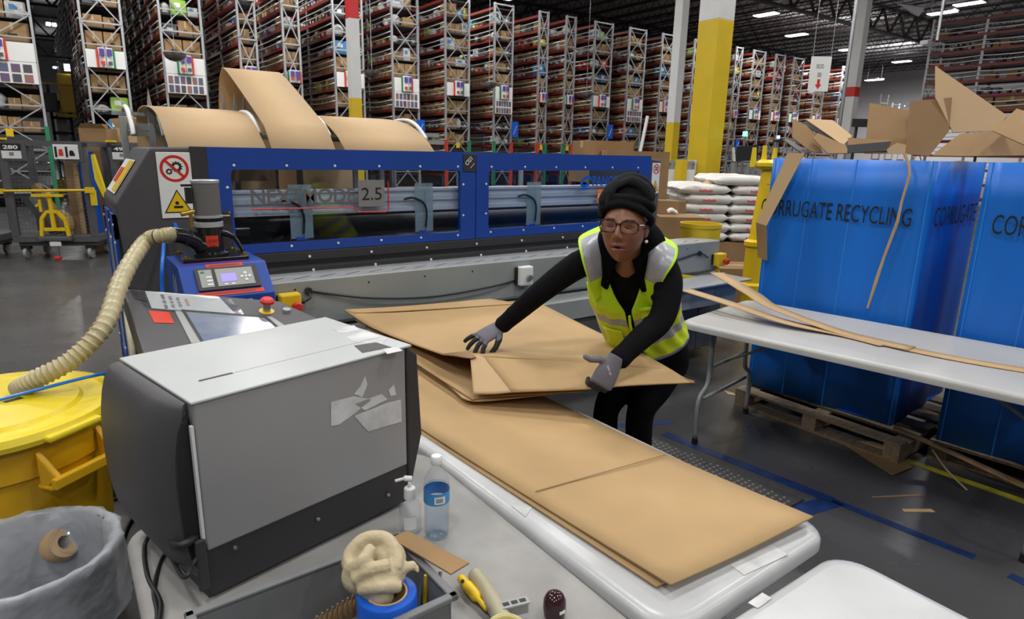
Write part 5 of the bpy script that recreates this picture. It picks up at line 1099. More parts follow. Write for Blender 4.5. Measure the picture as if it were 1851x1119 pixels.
# ================================================================ blue bins on pallets
def bluebin(label, c0, c1, depth, z0, z1):
    # c0 far bottom corner, c1 near bottom corner of the face towards the table
    c0, c1 = V(c0), V(c1); d = (c1-c0); L_ = d.length; d.normalize(); nrm = V((d.y, -d.x, 0)); nrm = nrm if nrm.x < 0 else -nrm
    r = E('recycling_bin', label, 'bin', (c1.x, c1.y, z0))
    n = 16; rr_ = random.Random(int(c1.y*100))
    def face(p, q, w_, b):      # slightly crumpled plastic panel
        rows = []
        for j in range(9):
            t = j/8; row = []
            for i in range(n+1):
                u = i/n; e = math.sin(math.pi*u)
                base = p.lerp(q, u)+V((0, 0, t*(z1-z0))); row.append(base+w_*(.012*e*math.sin(u*14+t*2)+.010*e*math.sin(u*6-t*3)))
            rows.append(row)
        b.grid(rows)
    inn = -nrm*depth
    P1('front_panel', BLUEB, r, lambda b: face(c0, c1, nrm, b), smooth=60, solid=.006)
    P1('side_panel', BLUEB, r, lambda b: face(c1, c1+inn, d, b), smooth=60, solid=.006)
    P1('side_panel', BLUEB, r, lambda b: face(c0, c0+inn, -d, b), smooth=60, solid=.006)
    P1('rear_panel', BLUEB, r, lambda b: face(c0+inn, c1+inn, -nrm, b), smooth=60, solid=.006)
    for u in (.02, .27, .56, .985): P1('fold_line', BLUEL, r, lambda b: b.tube([c0.lerp(c1, u)+nrm*(.012*math.sin(math.pi*u)*math.sin(u*14+t*2)+.010*math.sin(math.pi*u)*math.sin(u*6-t*3)+.003)+V((0, 0, t*(z1-z0))) for t in (0, .25, .5, .75, 1)], .0035, 6))
    P1('bottom_panel', BLUEB, r, lambda b: b.obox(c0+V((0, 0, .0)), d*L_, inn, V((0, 0, .01))))
    return r, c0, c1, d, nrm, L_
# pallets first
def pallet(label, o, xd, L_, W_):
    o, xd = V(o), V(xd).normalized(); yd = V((xd.y, -xd.x, 0)); yd = yd if yd.x > 0 else -yd
    r = E('pallet', label, 'pallet', o)
    for k in range(6): P1('deck_board', WOOD, r, lambda b: b.obox(o+yd*(k*(W_-.1)/5)+V((0, 0, .105)), xd*L_, yd*.10, V((0, 0, .018))), bevel=.002)
    for k in range(3): P1('stringer', WOOD, r, lambda b: b.obox(o+xd*(k*(L_-.09)/2)+V((0, 0, .018)), xd*.09, yd*W_, V((0, 0, .087))), bevel=.002)
    for k in range(3): P1('bottom_board', WOOD, r, lambda b: b.obox(o+yd*(k*(W_-.1)/2), xd*L_, yd*.10, V((0, 0, .018))), bevel=.002)
pa = Zp(1628, 806, .12); pb = Zp(1330, 702, .12); pd = (pb-pa); 
pallet('worn wooden pallet under the blue bin beside the cream table', (pa.x, pa.y, 0), pd, pd.length, 1.05)
zb0 = .124
f0, f1 = Zp(1352, 692, zb0), Zp(1610, 770, zb0)
r1, c0, c1, d1, n1, L1 = bluebin('large blue plastic bin with the full CORRUGATE RECYCLING lettering in view', f0, f1, .95, zb0, 1.705)
# lettering along the front: from pixel 1378..1645 at height
def onface(px, py, c, nrm, o=.022):
    r_ = ray(px, py); t = ((c+nrm*o)-CAMP).dot(nrm)/r_.dot(nrm); return CAMP+r_*t
t0, t1 = onface(1374, 395, c1, n1), onface(1645, 411, c1, n1); h_ = .115
text('CORRUGATE RECYCLING', 'lettering', V((t0.x, t0.y, 1.335)), d1, (0, 0, 1), (t1-t0).xy.length, .105, BLACK, r1)
sdr = -n1; tt0 = c1+d1*.018+sdr*.06
text('CORRUGATE', 'lettering', V((tt0.x, tt0.y, 1.335)), sdr, (0, 0, 1), .80, .115, BLACK, r1)
g0, g1_ = Zp(1692, 793, .124), Zp(1851, 855, .124)
q0 = V((c1.x+.36, 1.17, .124)); dd = V((d1.x, d1.y, 0))
q0 = onface(1795, 283, V((0, 0, 0))+V((c1.x+.28, 1.1, 0)), V((-1, 0, 0)), 0); 
q0 = Zp(1692, 793, .124); q1 = q0+d1*1.0
r2, e0, e1_, d2, n2, L2 = bluebin('second large blue plastic bin cut off by the right picture edge', q0, q1, .95, .124, 1.705)
pallet('second pallet under the blue bin at the right picture edge', (q1.x-.03, q1.y, 0), -d1, 1.02, 1.0)
tt1 = q0+n2*.022+d2*.07
text('CORRUGATE RECYCLING', 'lettering', V((tt1.x, tt1.y, 1.335)), d2, (0, 0, 1), .86, .105, BLACK, r2)
# cardboard scraps heaped in the bins: real flat pieces at their own depths
def board(label, pts, m=KRAFTD, th=.006):
    P_ = [Dp(*p) for p in pts]; n = (P_[1]-P_[0]).cross(P_[2]-P_[0]).normalized(); O_ = P_[0]
    P_ = [CAMP+ray(p[0], p[1])*((O_-CAMP).dot(n)/ray(p[0], p[1]).dot(n)) for p in pts]
    return T(P1('cardboard_offcut', m, None, lambda b: b.prism(P_, n*th)), label, 'cardboard offcut')
board('square brown cardboard flap standing in the middle of the blue bin', [(1562, 277, 4.2), (1572, 186, 4.3), (1645, 200, 4.15), (1640, 277, 4.05)])
board('brown cardboard flap with a fold at the centre of the scraps', [(1636, 278, 4.0), (1645, 183, 4.0), (1721, 176, 3.9), (1716, 236, 3.88), (1680, 282, 3.85)])
board('large pointed brown cardboard sheet rising highest from the bin', [(1690, 120, 3.95), (1690, 177, 3.93), (1722, 240, 3.9), (1796, 237, 3.8), (1820, 210, 3.78)], KRAFTL)
board('cardboard sheet coloured dark for shade, lying right of the pointed one', [(1684, 281, 3.75), (1735, 242, 3.8), (1800, 237, 3.75), (1851, 262, 3.6), (1851, 281, 3.55), (1740, 282, 3.6)])  # ordinary kraft board, its shade is put into the darker brown
board('cardboard corner coloured dark for shade at the right picture edge over the second bin', [(1794, 236, 3.6), (1838, 196, 3.65), (1870, 206, 3.5), (1870, 270, 3.5)])  # darker brown stands for shade on this kraft corner
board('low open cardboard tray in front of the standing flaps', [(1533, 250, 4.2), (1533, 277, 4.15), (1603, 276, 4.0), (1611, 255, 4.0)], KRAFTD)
board('inner side of the low cardboard tray, coloured dark for shade', [(1532, 263, 4.13), (1532, 277, 4.12), (1605, 273, 3.98), (1611, 256, 3.98)], BLACKT)  # near-black colour stands for the shade inside the kraft tray
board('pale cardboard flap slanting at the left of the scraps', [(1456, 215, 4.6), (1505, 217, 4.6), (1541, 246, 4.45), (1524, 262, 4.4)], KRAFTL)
board('folded underside coloured dark for shade, left of the pale slanting flap', [(1452, 223, 4.58), (1458, 216, 4.6), (1527, 263, 4.38), (1518, 264, 4.36)], BLACKT)  # kraft underside painted near-black in place of shade below the fold
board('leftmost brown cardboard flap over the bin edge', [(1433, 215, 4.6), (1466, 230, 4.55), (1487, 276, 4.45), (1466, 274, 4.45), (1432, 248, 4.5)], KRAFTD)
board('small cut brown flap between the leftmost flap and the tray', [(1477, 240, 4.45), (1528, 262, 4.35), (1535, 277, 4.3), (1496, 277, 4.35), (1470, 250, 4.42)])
board('narrow cardboard strip coloured dark for shade, left of the leftmost flap', [(1418, 254, 4.65), (1426, 252, 4.66), (1466, 276, 4.45), (1450, 277, 4.45)], DARKM)  # kraft strip given a dark grey that holds its shade
board('little pale cardboard corner at the rim beside the dark tray', [(1603, 270, 3.95), (1622, 258, 3.95), (1638, 262, 3.95), (1636, 278, 3.92), (1606, 278, 3.93)], KRAFTL)
T(P1('scrap_heap', KRAFTD, None, lambda b: [b.obox(V(c1)+sdr*(.1+.16*(k % 5))-d1*(.1+.17*(k//5))+V((0, 0, 1.50-.16*random.random())), sdr*.25+V((0, 0, random.uniform(-.08, .08))), -d1*.25+V((0, 0, random.uniform(-.08, .08))), V((0, 0, .006))) for k in range(25)]), 'loose cardboard scraps filling the inside of the blue bin', 'scraps')['kind'] = 'stuff'
# strip hanging over the front and the thin sliver
w1 = n1*.035
def fpx(px, py, o=.04): return onface(px, py, c1, n1, o)
a0, a1, a2, a3 = fpx(1441, 278, .05), fpx(1384, 400, .12), fpx(1371, 405, .12), fpx(1380, 470, .05)
T(P1('cardboard_strip', KRAFTL, None, lambda b: b.prism([fpx(1425, 276), fpx(1455, 277), fpx(1386, 408, .10), fpx(1367, 402, .10)], n1*.004)), 'folded cardboard strip hanging diagonally over the front of the blue bin', 'cardboard strip')
P1('folded_end', KRAFTD, [o for o in COL.objects if o.name.startswith('cardboard_strip')][-1], lambda b: b.prism([fpx(1367, 402, .10), fpx(1386, 408, .10), fpx(1387, 471, .05), fpx(1370, 465, .05)], n1*.004))
T(P1('cardboard_sliver', KRAFTL, None, lambda b: b.tube([fpx(x, y, .05) for x, y in ((1636, 278), (1643, 300), (1644, 318), (1630, 365), (1622, 402), (1598, 465), (1583, 510), (1568, 557))], [.010, .008, .008, .007, .009, .008, .010, .006], 4)), 'thin curled cardboard sliver hanging down the front of the blue bin', 'cardboard strip')
# ================================================================ grey cabinet printer on the near table
pf0, pf1 = V((.178, 1.342, 0)), V((.728, 1.469, 0)); px_ = (pf1-pf0).normalized(); py_ = V((-px_.y, px_.x, 0)); PWD = (pf1-pf0).length
zt0, zt1 = .735, 1.20
PRN = E('label_printer', 'grey metal cabinet printer with peeled stickers and rounded black side door', 'printer', (pf0.x, pf0.y, zt0))
def pp(u, v, z): return pf0+px_*u+py_*v+V((0, 0, z))
DPT = .40
P1('front_panel', PRSIDE, PRN, lambda b: b.obox(pp(0, 0, .86), px_*(PWD-.02), py_*DPT, V((0, 0, zt1-.865))), bevel=.004)
P1('base_band', BLACKT, PRN, lambda b: b.obox(pp(-.005, .004, zt0+.012), px_*(PWD-.012), py_*(DPT-.006), V((0, 0, .86-zt0-.013))), bevel=.003)
tp = P1('top_cover', PRTOP, PRN, lambda b: b.obox(pp(-.004, -.004, zt1-.005), px_*(PWD+.004), py_*(DPT+.008), V((0, 0, .007))), bevel=.003)
P1('end_panel', BLACKT, PRN, lambda b: b.prism([pp(PWD-.018, -.002, zt0+.015), pp(PWD+.035, .0, zt0+.20), pp(PWD+.022, .0, zt1-.03), pp(PWD-.018, -.002, zt1)], py_*DPT), bevel=.006)
P1('vent_slot', DARK, tp, lambda b: b.obox(pp(.06, .105, zt1+.0022), px_*.075, py_*.008, V((0, 0, .001))), bevel=.0005)
P1('panel_seam', GREYP, tp, lambda b: b.obox(pp(.14, .108, zt1+.002), px_*.41, py_*.002, V((0, 0, .0006))))
def topz(x, y, o=0): return Zp(x, y, zt1+.0022+o)
P1('sticker_remnant', DARK, tp, lambda b: b.prism([topz(640, 625), (topz(680, 619)), topz(708, 628), topz(655, 638)], (0, 0, .0006)))
for k, pts in enumerate([[(625, 610), (660, 598), (700, 612), (690, 622), (640, 618)], [(600, 595), (640, 588), (650, 597), (615, 603)], [(690, 630), (720, 628), (728, 634), (700, 640)]]): P1('tape_residue', SCUFF, tp, lambda b: b.prism([topz(*p) for p in pts], (0, 0, .0004)))
fp_ = [c for c in PRN.children if c.name.startswith('front_panel')][0]
def onfr(px, py): 
    r_ = ray(px, py); c = pf0-py_*.0008; return CAMP+r_*((c-CAMP).dot(py_)/r_.dot(py_))
for pts in ([(598, 727), (640, 716), (672, 722), (640, 748), (612, 768), (598, 770)], [(640, 752), (700, 728), (725, 722), (726, 762), (665, 780)], [(650, 700), (660, 680), (664, 695), (655, 718), (640, 712)], [(702, 705), (712, 695), (716, 714), (706, 716)], [(640, 730), (690, 712), (700, 722), (660, 742)]):
    P1('peeled_sticker', SCUFF, fp_, lambda b: b.prism([onfr(*p) for p in pts], -py_*.0005))
for x_ in (425, 575, 702): 
    c = onfr(x_, 990-(x_-425)*.345); P1('screw', STEEL, fp_, lambda b: b.lathe(c, [(.005, 0), (.004, .003), (.001, .004)], 12, ax=-py_), smooth=50)
# left side: round black door and recess
def side_arc(u, k0=0):
    pts = []
    for k in range(15):
        a = math.radians(90-180*k/14); pts.append(pp(u, .20-.0-.185*math.cos(a)*1.0+.02, .99+.205*math.sin(a)))
    return pts
lo_ = [pp(-.03, .04, zt1-.01), pp(-.03, DPT, zt1-.02), pp(-.085, DPT, 1.10), pp(-.10, DPT, .95), pp(-.085, DPT, .80), pp(-.03, DPT, zt0+.02), pp(-.03, .05, zt0+.03)]
def sided(b):
    rows = []
    for v_, sc in ((.02, .25), (.05, .7), (.12, 1.0), (.26, 1.0), (DPT, .9)):
        rows.append([pp(-.006-.062*sc*math.sin(math.radians(180*k/16))**.75, v_, .99+.205*math.cos(math.radians(180*k/16))) for k in range(17)])
    b.grid(rows); b.add(rows[0], [tuple(range(17))]); b.add(rows[-1], [tuple(range(17))])
P1('side_door', DARKM, PRN, sided, smooth=50)
P1('door_recess', BLACK, PRN, lambda b: b.prism([pp(-.007, .012, .80+.0), pp(-.007-.012, .012, .82)]+[pp(-.01-.030*math.sin(math.radians(180*k/12)), .012, .985+.175*math.cos(math.radians(180-180*k/12))) for k in range(1, 12)]+[pp(-.007, .012, 1.17)], py_*.01))
P1('chrome_edge', ALU, PRN, lambda b: b.obox(pp(-.008, -.001, .88), px_*.006, py_*.01, V((0, 0, .27))))
P1('rubber_foot', BLACK, PRN, lambda b: b.obox(pp(.0, .02, zt0), px_*(PWD-.06), py_*(DPT-.04), V((0, 0, .013))))
T(P1('power_cord', BLACK, None, lambda b: b.tube(smoothpath([pp(-.012, .01, .86), pp(-.035, -.01, .855), pp(-.06, -.02, .84), Zp(300, 1000, .745), Zp(278, 1060, .742), Zp(284, 1110, .742), Zp(275, 1160, .742)]), .0045, 8), smooth=1), 'black power cord looping from the printer across the speckled table', 'cord')
T(P1('black_plug', BLACK, None, lambda b: b.tube(smoothpath([pp(-.01, .02, .895), pp(-.05, .02, .89), Zp(285, 958, .80), Zp(262, 985, .745), Zp(266, 1040, .742), Zp(290, 1090, .742), Zp(280, 1150, .742)]), [.009]*12+[.005]*37, 8), smooth=1), 'thick black cable and plug at the lower left of the printer', 'cable')
P1('hanging_latch', DARK, PRN, lambda b: b.obox(pp(-.025, -.006, .775), px_*.022, py_*.012, V((0, 0, .12))), bevel=.003)
for i, pts in enumerate([[Zp(195, 800, .10), Zp(220, 775, .2), Zp(240, 762, .3)], [Zp(215, 882, .01), Zp(240, 905, .01), Zp(262, 940, .02), Zp(270, 990, .02)], [Zp(218, 990, .01), Zp(232, 948, .01), Zp(262, 912, .01), Zp(280, 900, .01)], [Zp(200, 905, .01), Zp(235, 890, .012), Zp(262, 870, .01), Zp(290, 880, .01)]]):
    T(P1('floor_cable', BLACK, None, lambda b: b.tube(smoothpath(pts), .008, 8), smooth=1), ['thick black cable rising behind the yellow can', 'thin black cable curving on the floor by the grey bin', 'black cable looped on the floor beside the printer table', 'grey black cable crossing the floor by the yellow can'][i], 'cable')
for i, (x0_, y0_, x1_, y1_) in enumerate(((200, 812, 262, 808), (200, 878, 270, 872))):
    T(P1('floor_rail', BLACK, None, lambda b: b.bar(Zp(x0_, y0_, .05), Zp(x1_+30, y1_, .05), .09, .09)), ['upper', 'lower'][i]+' black base rail on the floor between the yellow can and the console', 'rail')
# ================================================================ tote and little things on the grey table
TZ = .735
k1, k2 = Zp(716, 972, .855), Zp(838, 1064, .855); lx = (Zp(386, 1096, .855)-k1); lx.z = 0; lx.normalize(); wx = k2-k1; wx -= lx*wx.dot(lx); WW = wx.length; wx.normalize(); LLn = .42
tb = E('tote', 'grey plastic tote of tools and rags on the speckled table before the printer', 'tote', (k1.x, k1.y, TZ))
def tp_(u, v, z): return V((k1.x, k1.y, z))+lx*u+wx*v
def tote(b):
    for (u0, u1, v0, v1) in ((0, LLn, 0, .006), (0, LLn, WW-.006, WW), (0, .006, 0, WW), (LLn-.006, LLn, 0, WW)):
        b.obox(tp_(u0, v0, TZ+.002), lx*(u1-u0), wx*(v1-v0), V((0, 0, .115)))
    b.obox(tp_(0, 0, TZ+.002), lx*LLn, wx*WW, V((0, 0, .005)))
P1('body', TOTE, tb, tote)
P1('rim', TOTE, tb, lambda b: (b.obox(tp_(-.012, -.012, .845), lx*(LLn+.024), wx*.018, V((0, 0, .012))), b.obox(tp_(-.012, WW-.006, .845), lx*(LLn+.024), wx*.018, V((0, 0, .012))), b.obox(tp_(-.012, -.012, .845), lx*.018, wx*(WW+.024), V((0, 0, .012))), b.obox(tp_(LLn-.006, -.012, .845), lx*.018, wx*(WW+.024), V((0, 0, .012)))), bevel=.003)
P1('paper_label', PAPER, tb, lambda b: b.obox(tp_(.05, WW+.001, .78), lx*.06, wx*.001, V((0, 0, .04))))
rc = Zp(697, 1070, .86); rc = tp_((rc-k1).dot(lx), WW*.5, 0); rc.z = 0
def trc(px, py, z): return Zp(px, py, z)
rc = Zp(700, 1085, .85)
RB = E('blue_tape_roll', 'roll of blue tape standing in the grey tote under the rag', 'tape', (rc.x, rc.y, TZ+.01))
P1('tape', BLUEV, RB, lambda b: b.lathe((rc.x, rc.y, TZ+.012), [(.040, 0), (.056, 0), (.058, .003), (.058, .118), (.056, .121), (.040, .121), (.040, 0)], 36, closed=False), smooth=35)
P1('card_core', KRAFTL, RB, lambda b: b.lathe((rc.x, rc.y, TZ+.012), [(.036, 0), (.0395, 0), (.0395, .122), (.036, .122), (.036, 0)], 30, closed=False), smooth=35)
def rag(b):
    c = rc+V((0, 0, .03))
    def B(px, py, z, r, M=None): b.ball(Zp(px, py, z), r, 8)
    B(665, 1000, .905, .042); B(650, 1040, .885, .036); B(680, 1055, .88, .036); B(702, 1010, .905, .036); B(640, 1015, .895, .026); B(690, 1075, .868, .024); B(715, 1040, .89, .020); B(683, 980, .925, .022)
    b.tube(smoothpath([Zp(640, 1040, .90), Zp(632, 1005, .92), Zp(660, 975, .945), Zp(698, 975, .945), Zp(716, 1005, .925), Zp(714, 1030, .91)]), .015, 8)
    b.tube(smoothpath([Zp(630, 1030, .905), Zp(655, 1015, .935), Zp(672, 990, .945)]), .013, 8)
    b.tube(smoothpath([Zp(675, 1050, .90), Zp(715, 1035, .905), Zp(748, 1022, .895), Zp(756, 1035, .885)]), [.016]*8+[.010]*9+[.005]*8, 8)
    b.tube(smoothpath([Zp(640, 1048, .90), Zp(668, 1030, .922), Zp(705, 1022, .925)]), .014, 8)
    b.tube(smoothpath([Zp(650, 1065, .885), Zp(690, 1060, .90), Zp(722, 1060, .885)]), .013, 8)
T(P1('cream_rag', RAG, None, rag, remesh=.0035), 'crumpled cream cotton rag draped over the blue tape roll', 'rag')
def cardflat(label, pts, z, m=KRAFTD, th=.004): return T(P1('cardboard_piece', m, None, lambda b: b.prism([Zp(x, y, z) for x, y in pts], (0, 0, th))), label, 'cardboard piece')
T(P1('cardboard_piece', KRAFTD, None, lambda b: b.prism([Zp(706, 975, .872), Zp(736, 962, .868), Zp(848, 1020, .858), Zp(815, 1040, .860)], (0, 0, .004))), 'small brown cardboard rectangle resting across the tote corner', 'cardboard piece')
for k in range(4):
    q = Zp(758+k*11, 1068-k*3, .80); T(P1('steel_tool', STEEL, None, lambda b: b.cyl((q.x, q.y, TZ+.01), (q.x+.01, q.y+.005, .83), .004, n=8)), 'thin steel tool rod standing in the tote right of the blue tape roll', 'tool', 'steel tool rods in the tote')
q = Zp(766, 1045, .845); T(P1('yellow_pen', YEL, None, lambda b: b.cyl((q.x, q.y, TZ+.01), (q.x+.005, q.y, .85), .004, n=10)), 'thin yellow pen standing in the tote beside the rag', 'pen')
q = Zp(600, 1110, .78); T(P1('scrub_brush', KRAFTD, None, lambda b: ([b.cyl(q+px_*(.012*k-.04)+V((0, 0, -.02)), q+px_*(.012*k-.04)+V((.004, -.006, .022)), .005, .002, n=6) for k in range(9)], b.obox(q+px_*-.05+V((0, 0, -.036)), px_*.12, py_*.03, V((0, 0, .016))))), 'dusty bristle brush lying in the dark of the tote', 'brush')
# bottles
wb_ = Zp(790, 968, TZ)
WBt = E('water_bottle', 'clear water bottle with blue label and white cap on the speckled table', 'bottle', (wb_.x, wb_.y, TZ))
prof = [(.004, .004), (.028, .002), (.0315, .012)]
for k in range(7): prof += [(.0325, .02+k*.011), (.0305, .0255+k*.011)]
prof += [(.0325, .10), (.032, .135), (.033, .14), (.0325, .15), (.030, .165), (.020, .185), (.0125, .196), (.0115, .205)]
P1('body', PET, WBt, lambda b: b.lathe((wb_.x, wb_.y, TZ), prof, 36), smooth=1)
P1('water', clear_mat('water', (.9, .95, 1), .96, .0, .02), WBt, lambda b: b.lathe((wb_.x, wb_.y, TZ), [(.003, .006), (.026, .005), (.029, .012), (.029, .10), (.030, .145), (.003, .145)], 30), smooth=35)
lb = P1('paper_label', BOTL, WBt, lambda b: b.lathe((wb_.x, wb_.y, TZ), [(.0332, .103), (.0332, .136)], 36, closed=False), smooth=1)
fd = (CAMP-wb_); fd.z = 0; fd.normalize(); sdv = V((fd.y, -fd.x, 0))*-1
def on_b(a, z, r_=.0338): d_ = fd*math.cos(a)+sdv*math.sin(a); return V((wb_.x, wb_.y, TZ+z))+d_*r_
P1('white_panel', WHITE, lb, lambda b: b.grid([[on_b(math.radians(-10+8*i), z) for i in range(7)] for z in (.108, .128)]), smooth=1)
P1('barcode', BLACK, lb, lambda b: [b.grid([[on_b(math.radians(-2+4.4*i), z, .0341), on_b(math.radians(.2+4.4*i), z, .0341)] for z in (.112, .124)]) for i in range(7)])
P1('cap', WHITE, WBt, lambda b: b.lathe((wb_.x, wb_.y, TZ), [(.0135, .204), (.0145, .206), (.0145, .222), (.012, .226), (.002, .2265)], 28), smooth=40)
sb_ = Zp(742, 960, TZ)
SB = E('sanitizer_bottle', 'small clear pump bottle with a white nozzle beside the water bottle', 'bottle', (sb_.x, sb_.y, TZ))
P1('body', PET, SB, lambda b: b.lathe((sb_.x, sb_.y, TZ), [(.004, .003), (.026, .002), (.0275, .006), (.0275, .075), (.024, .085), (.012, .092), (.012, .098)], 30), smooth=35)
fd2 = (CAMP-sb_); fd2.z = 0; fd2.normalize(); sd2 = V((-fd2.y, fd2.x, 0))
P1('paper_label', PAPER, SB, lambda b: b.grid([[V((sb_.x, sb_.y, TZ+z))+(fd2*math.cos(a)+sd2*math.sin(a))*.0282 for a in [math.radians(-35+10*i) for i in range(8)]] for z in (.02, .055)]), smooth=1)
P1('pump_collar', WHITE, SB, lambda b: b.lathe((sb_.x, sb_.y, TZ), [(.015, .097), (.0155, .10), (.0145, .125), (.011, .128)], 24), smooth=40)
P1('pump_nozzle', WHITE, SB, lambda b: (b.cyl((sb_.x, sb_.y, TZ+.125), (sb_.x, sb_.y, TZ+.148), .005), b.tube(smoothpath([V((sb_.x, sb_.y, TZ+.15))-sd2*-.006, V((sb_.x, sb_.y, TZ+.152))-sd2*.012, V((sb_.x, sb_.y, TZ+.147))-sd2*.036]), [.0075]*9+[.004]*8, 10)), smooth=1)
# knife, scraper, cup, bracket, knob
def tz(px, py, z): return Zp(px, py, z)
kn = [tz(833, 1045, .75), tz(850, 1065, .752), tz(880, 1101, .752)]
T(P1('utility_knife', YEL, None, lambda b: b.tube(smoothpath(kn), [.010]*6+[.013]*6+[.006]*5, 10), smooth=1), 'yellow utility knife on the table right of the tote', 'knife')
P1('hang_hole', BLACK, [o for o in COL.objects if o.name == 'utility_knife'][0], lambda b: b.cyl(tz(836, 1051, .759), tz(836, 1051, .763), .0045, n=12))
T(P1('scraper_handle', mat('putty', (.42, .38, .26), .5), None, lambda b: b.tube(smoothpath([tz(858, 1038, .755), tz(880, 1068, .757), tz(902, 1108, .757), tz(915, 1130, .755)]), [.017]*6+[.018]*6+[.02]*7+[.02]*6, 12), smooth=1), 'beige hand scraper lying beside the yellow knife', 'scraper')
br_ = [tz(905, 1096, .775), tz(955, 1084, .775)]
T(P1('metal_bracket', GREYP, None, lambda b: (b.bar(br_[0], br_[1], .022, .004, up=(0, 0, 1)), b.bar(br_[0]-V((0, 0, .015)), br_[1]-V((0, 0, .015)), .004, .032, up=(0, 0, 1)))), 'short slotted metal bracket before the dark knob', 'bracket')
bo = [o for o in COL.objects if o.name == 'metal_bracket'][0]
for k in range(3): a = br_[0].lerp(br_[1], .08+.3*k); c = br_[0].lerp(br_[1], .30+.3*k); P1('slot', BLACK, bo, lambda b: b.bar(a+V((0, 0, .0025)), c+V((0, 0, .0025)), .010, .001, up=(0, 0, 1)))
kq = tz(1002, 1105, .745)
T(P1('glossy_dome', mat('maroon_gloss', (.035, .012, .016), .12), None, lambda b: b.lathe((kq.x, kq.y, TZ), [(.022, 0), (.025, .02), (.024, .04), (.018, .052), (.008, .058), (.001, .059)], 28), smooth=50), 'shiny dark maroon dome at the lower edge of the speckled table', 'dome')
P1('white_mark', WHITE, [o for o in COL.objects if o.name == 'glossy_dome'][0], lambda b: b.obox((kq.x-.006, kq.y-.026, TZ+.02), (.014, 0, 0), (0, .002, 0), (0, .001, .006)))
cq = tz(915, 1133, .79)
T(P1('yellow_cup', mat('cup_cream', (.62, .58, .30), .4), None, lambda b: b.lathe((cq.x, cq.y, TZ), [(.028, 0), (.036, .055), (.038, .056), (.034, .052), (.026, .004), (.001, .003)], 32), smooth=35), 'pale yellow cup at the bottom picture edge', 'cup')
P1('yellow_filling', YEL, [o for o in COL.objects if o.name == 'yellow_cup'][0], lambda b: b.cyl((cq.x, cq.y, TZ+.04), (cq.x, cq.y, TZ+.047), .030))
# ================================================================ the worker
def cv(a, b_, c): return (RT*a+UP*b_-FW*c).normalized()        # direction seen from the camera: right, up, towards
def mrot(x, y, z): return Matrix((x, y, z)).transposed()
PE = E('person', 'woman in black clothes, lime safety vest, black head wrap, glasses, grey gloves, leaning over cardboard', 'person', (2.15, 1.9, 0))
pel = Dp(1180, 640, 2.90); wai = Dp(1157, 580, 2.80); che = Dp(1142, 515, 2.68); upc = Dp(1137, 468, 2.58); nkb = Dp(1136, 452, 2.545)
hd = Dp(1128, 414, 2.38); HS = 1.13
RS = Dp(1066, 462, 2.60); LS = Dp(1206, 470, 2.50)
Ux = (LS-RS).normalized()
def secv(c, nxt, w_, dpt, ux=Ux):
    t = (nxt-c).normalized(); v_ = t.cross(ux).normalized(); u_ = v_.cross(t).normalized(); return (c, u_*w_, v_*dpt)
spine = [(pel, .155, .105), (wai, .135, .095), (che, .150, .105), (upc, .165, .090), (nkb, .085, .065)]
def spsecs(off=0, offd=None):
    offd = off if offd is None else offd; o = []
    for i, (c, a, d) in enumerate(spine):
        nx = spine[i+1][0] if i+1 < len(spine) else c+(c-spine[i-1][0])
        o.append(secv(c, nx, a+off, d+offd))
    return o
def lerpsecs(ss, n=5):
    out = []
    C = smoothpath([s[0] for s in ss], n); U = smoothpath([s[1] for s in ss], n); W_ = smoothpath([s[2] for s in ss], n)
    return list(zip(C, U, W_))
def limb(b, pts, rs, n=16):
    P_ = smoothpath(pts, 6); R2 = []
    for i in range(len(P_)):
        t = i/6; k = min(int(t), len(rs)-2); f = t-k; R2.append(rs[k]*(1-f)+rs[k+1]*f)
    b.tube(P_, R2, n); b.ball(P_[0], R2[0]*.98, 8); b.ball(P_[-1], R2[-1]*.98, 8)
# joints
rEl = Dp(975, 530, 2.60); rWr = Dp(908, 588, 2.68)
lEl = Dp(1196, 575, 2.43); lWr = Dp(1118, 650, 2.36)
lHip = Dp(1205, 655, 2.90); rHip = Dp(1145, 655, 2.95)
lKn = Dp(1158, 745, 2.86); rKn = Dp(1096, 742, 2.92)
lAn = V((lKn.x+.03, lKn.y+.02, .10)); rAn = V((rKn.x+.06, rKn.y+.03, .10))
toe = V((-.75, -.65, 0)).normalized()
# head frame
Hf = cv(-.36, -.13, .92); Hu = cv(.10, .98, .12); Hr = Hu.cross(Hf).normalized(); Hu = Hf.cross(Hr).normalized()
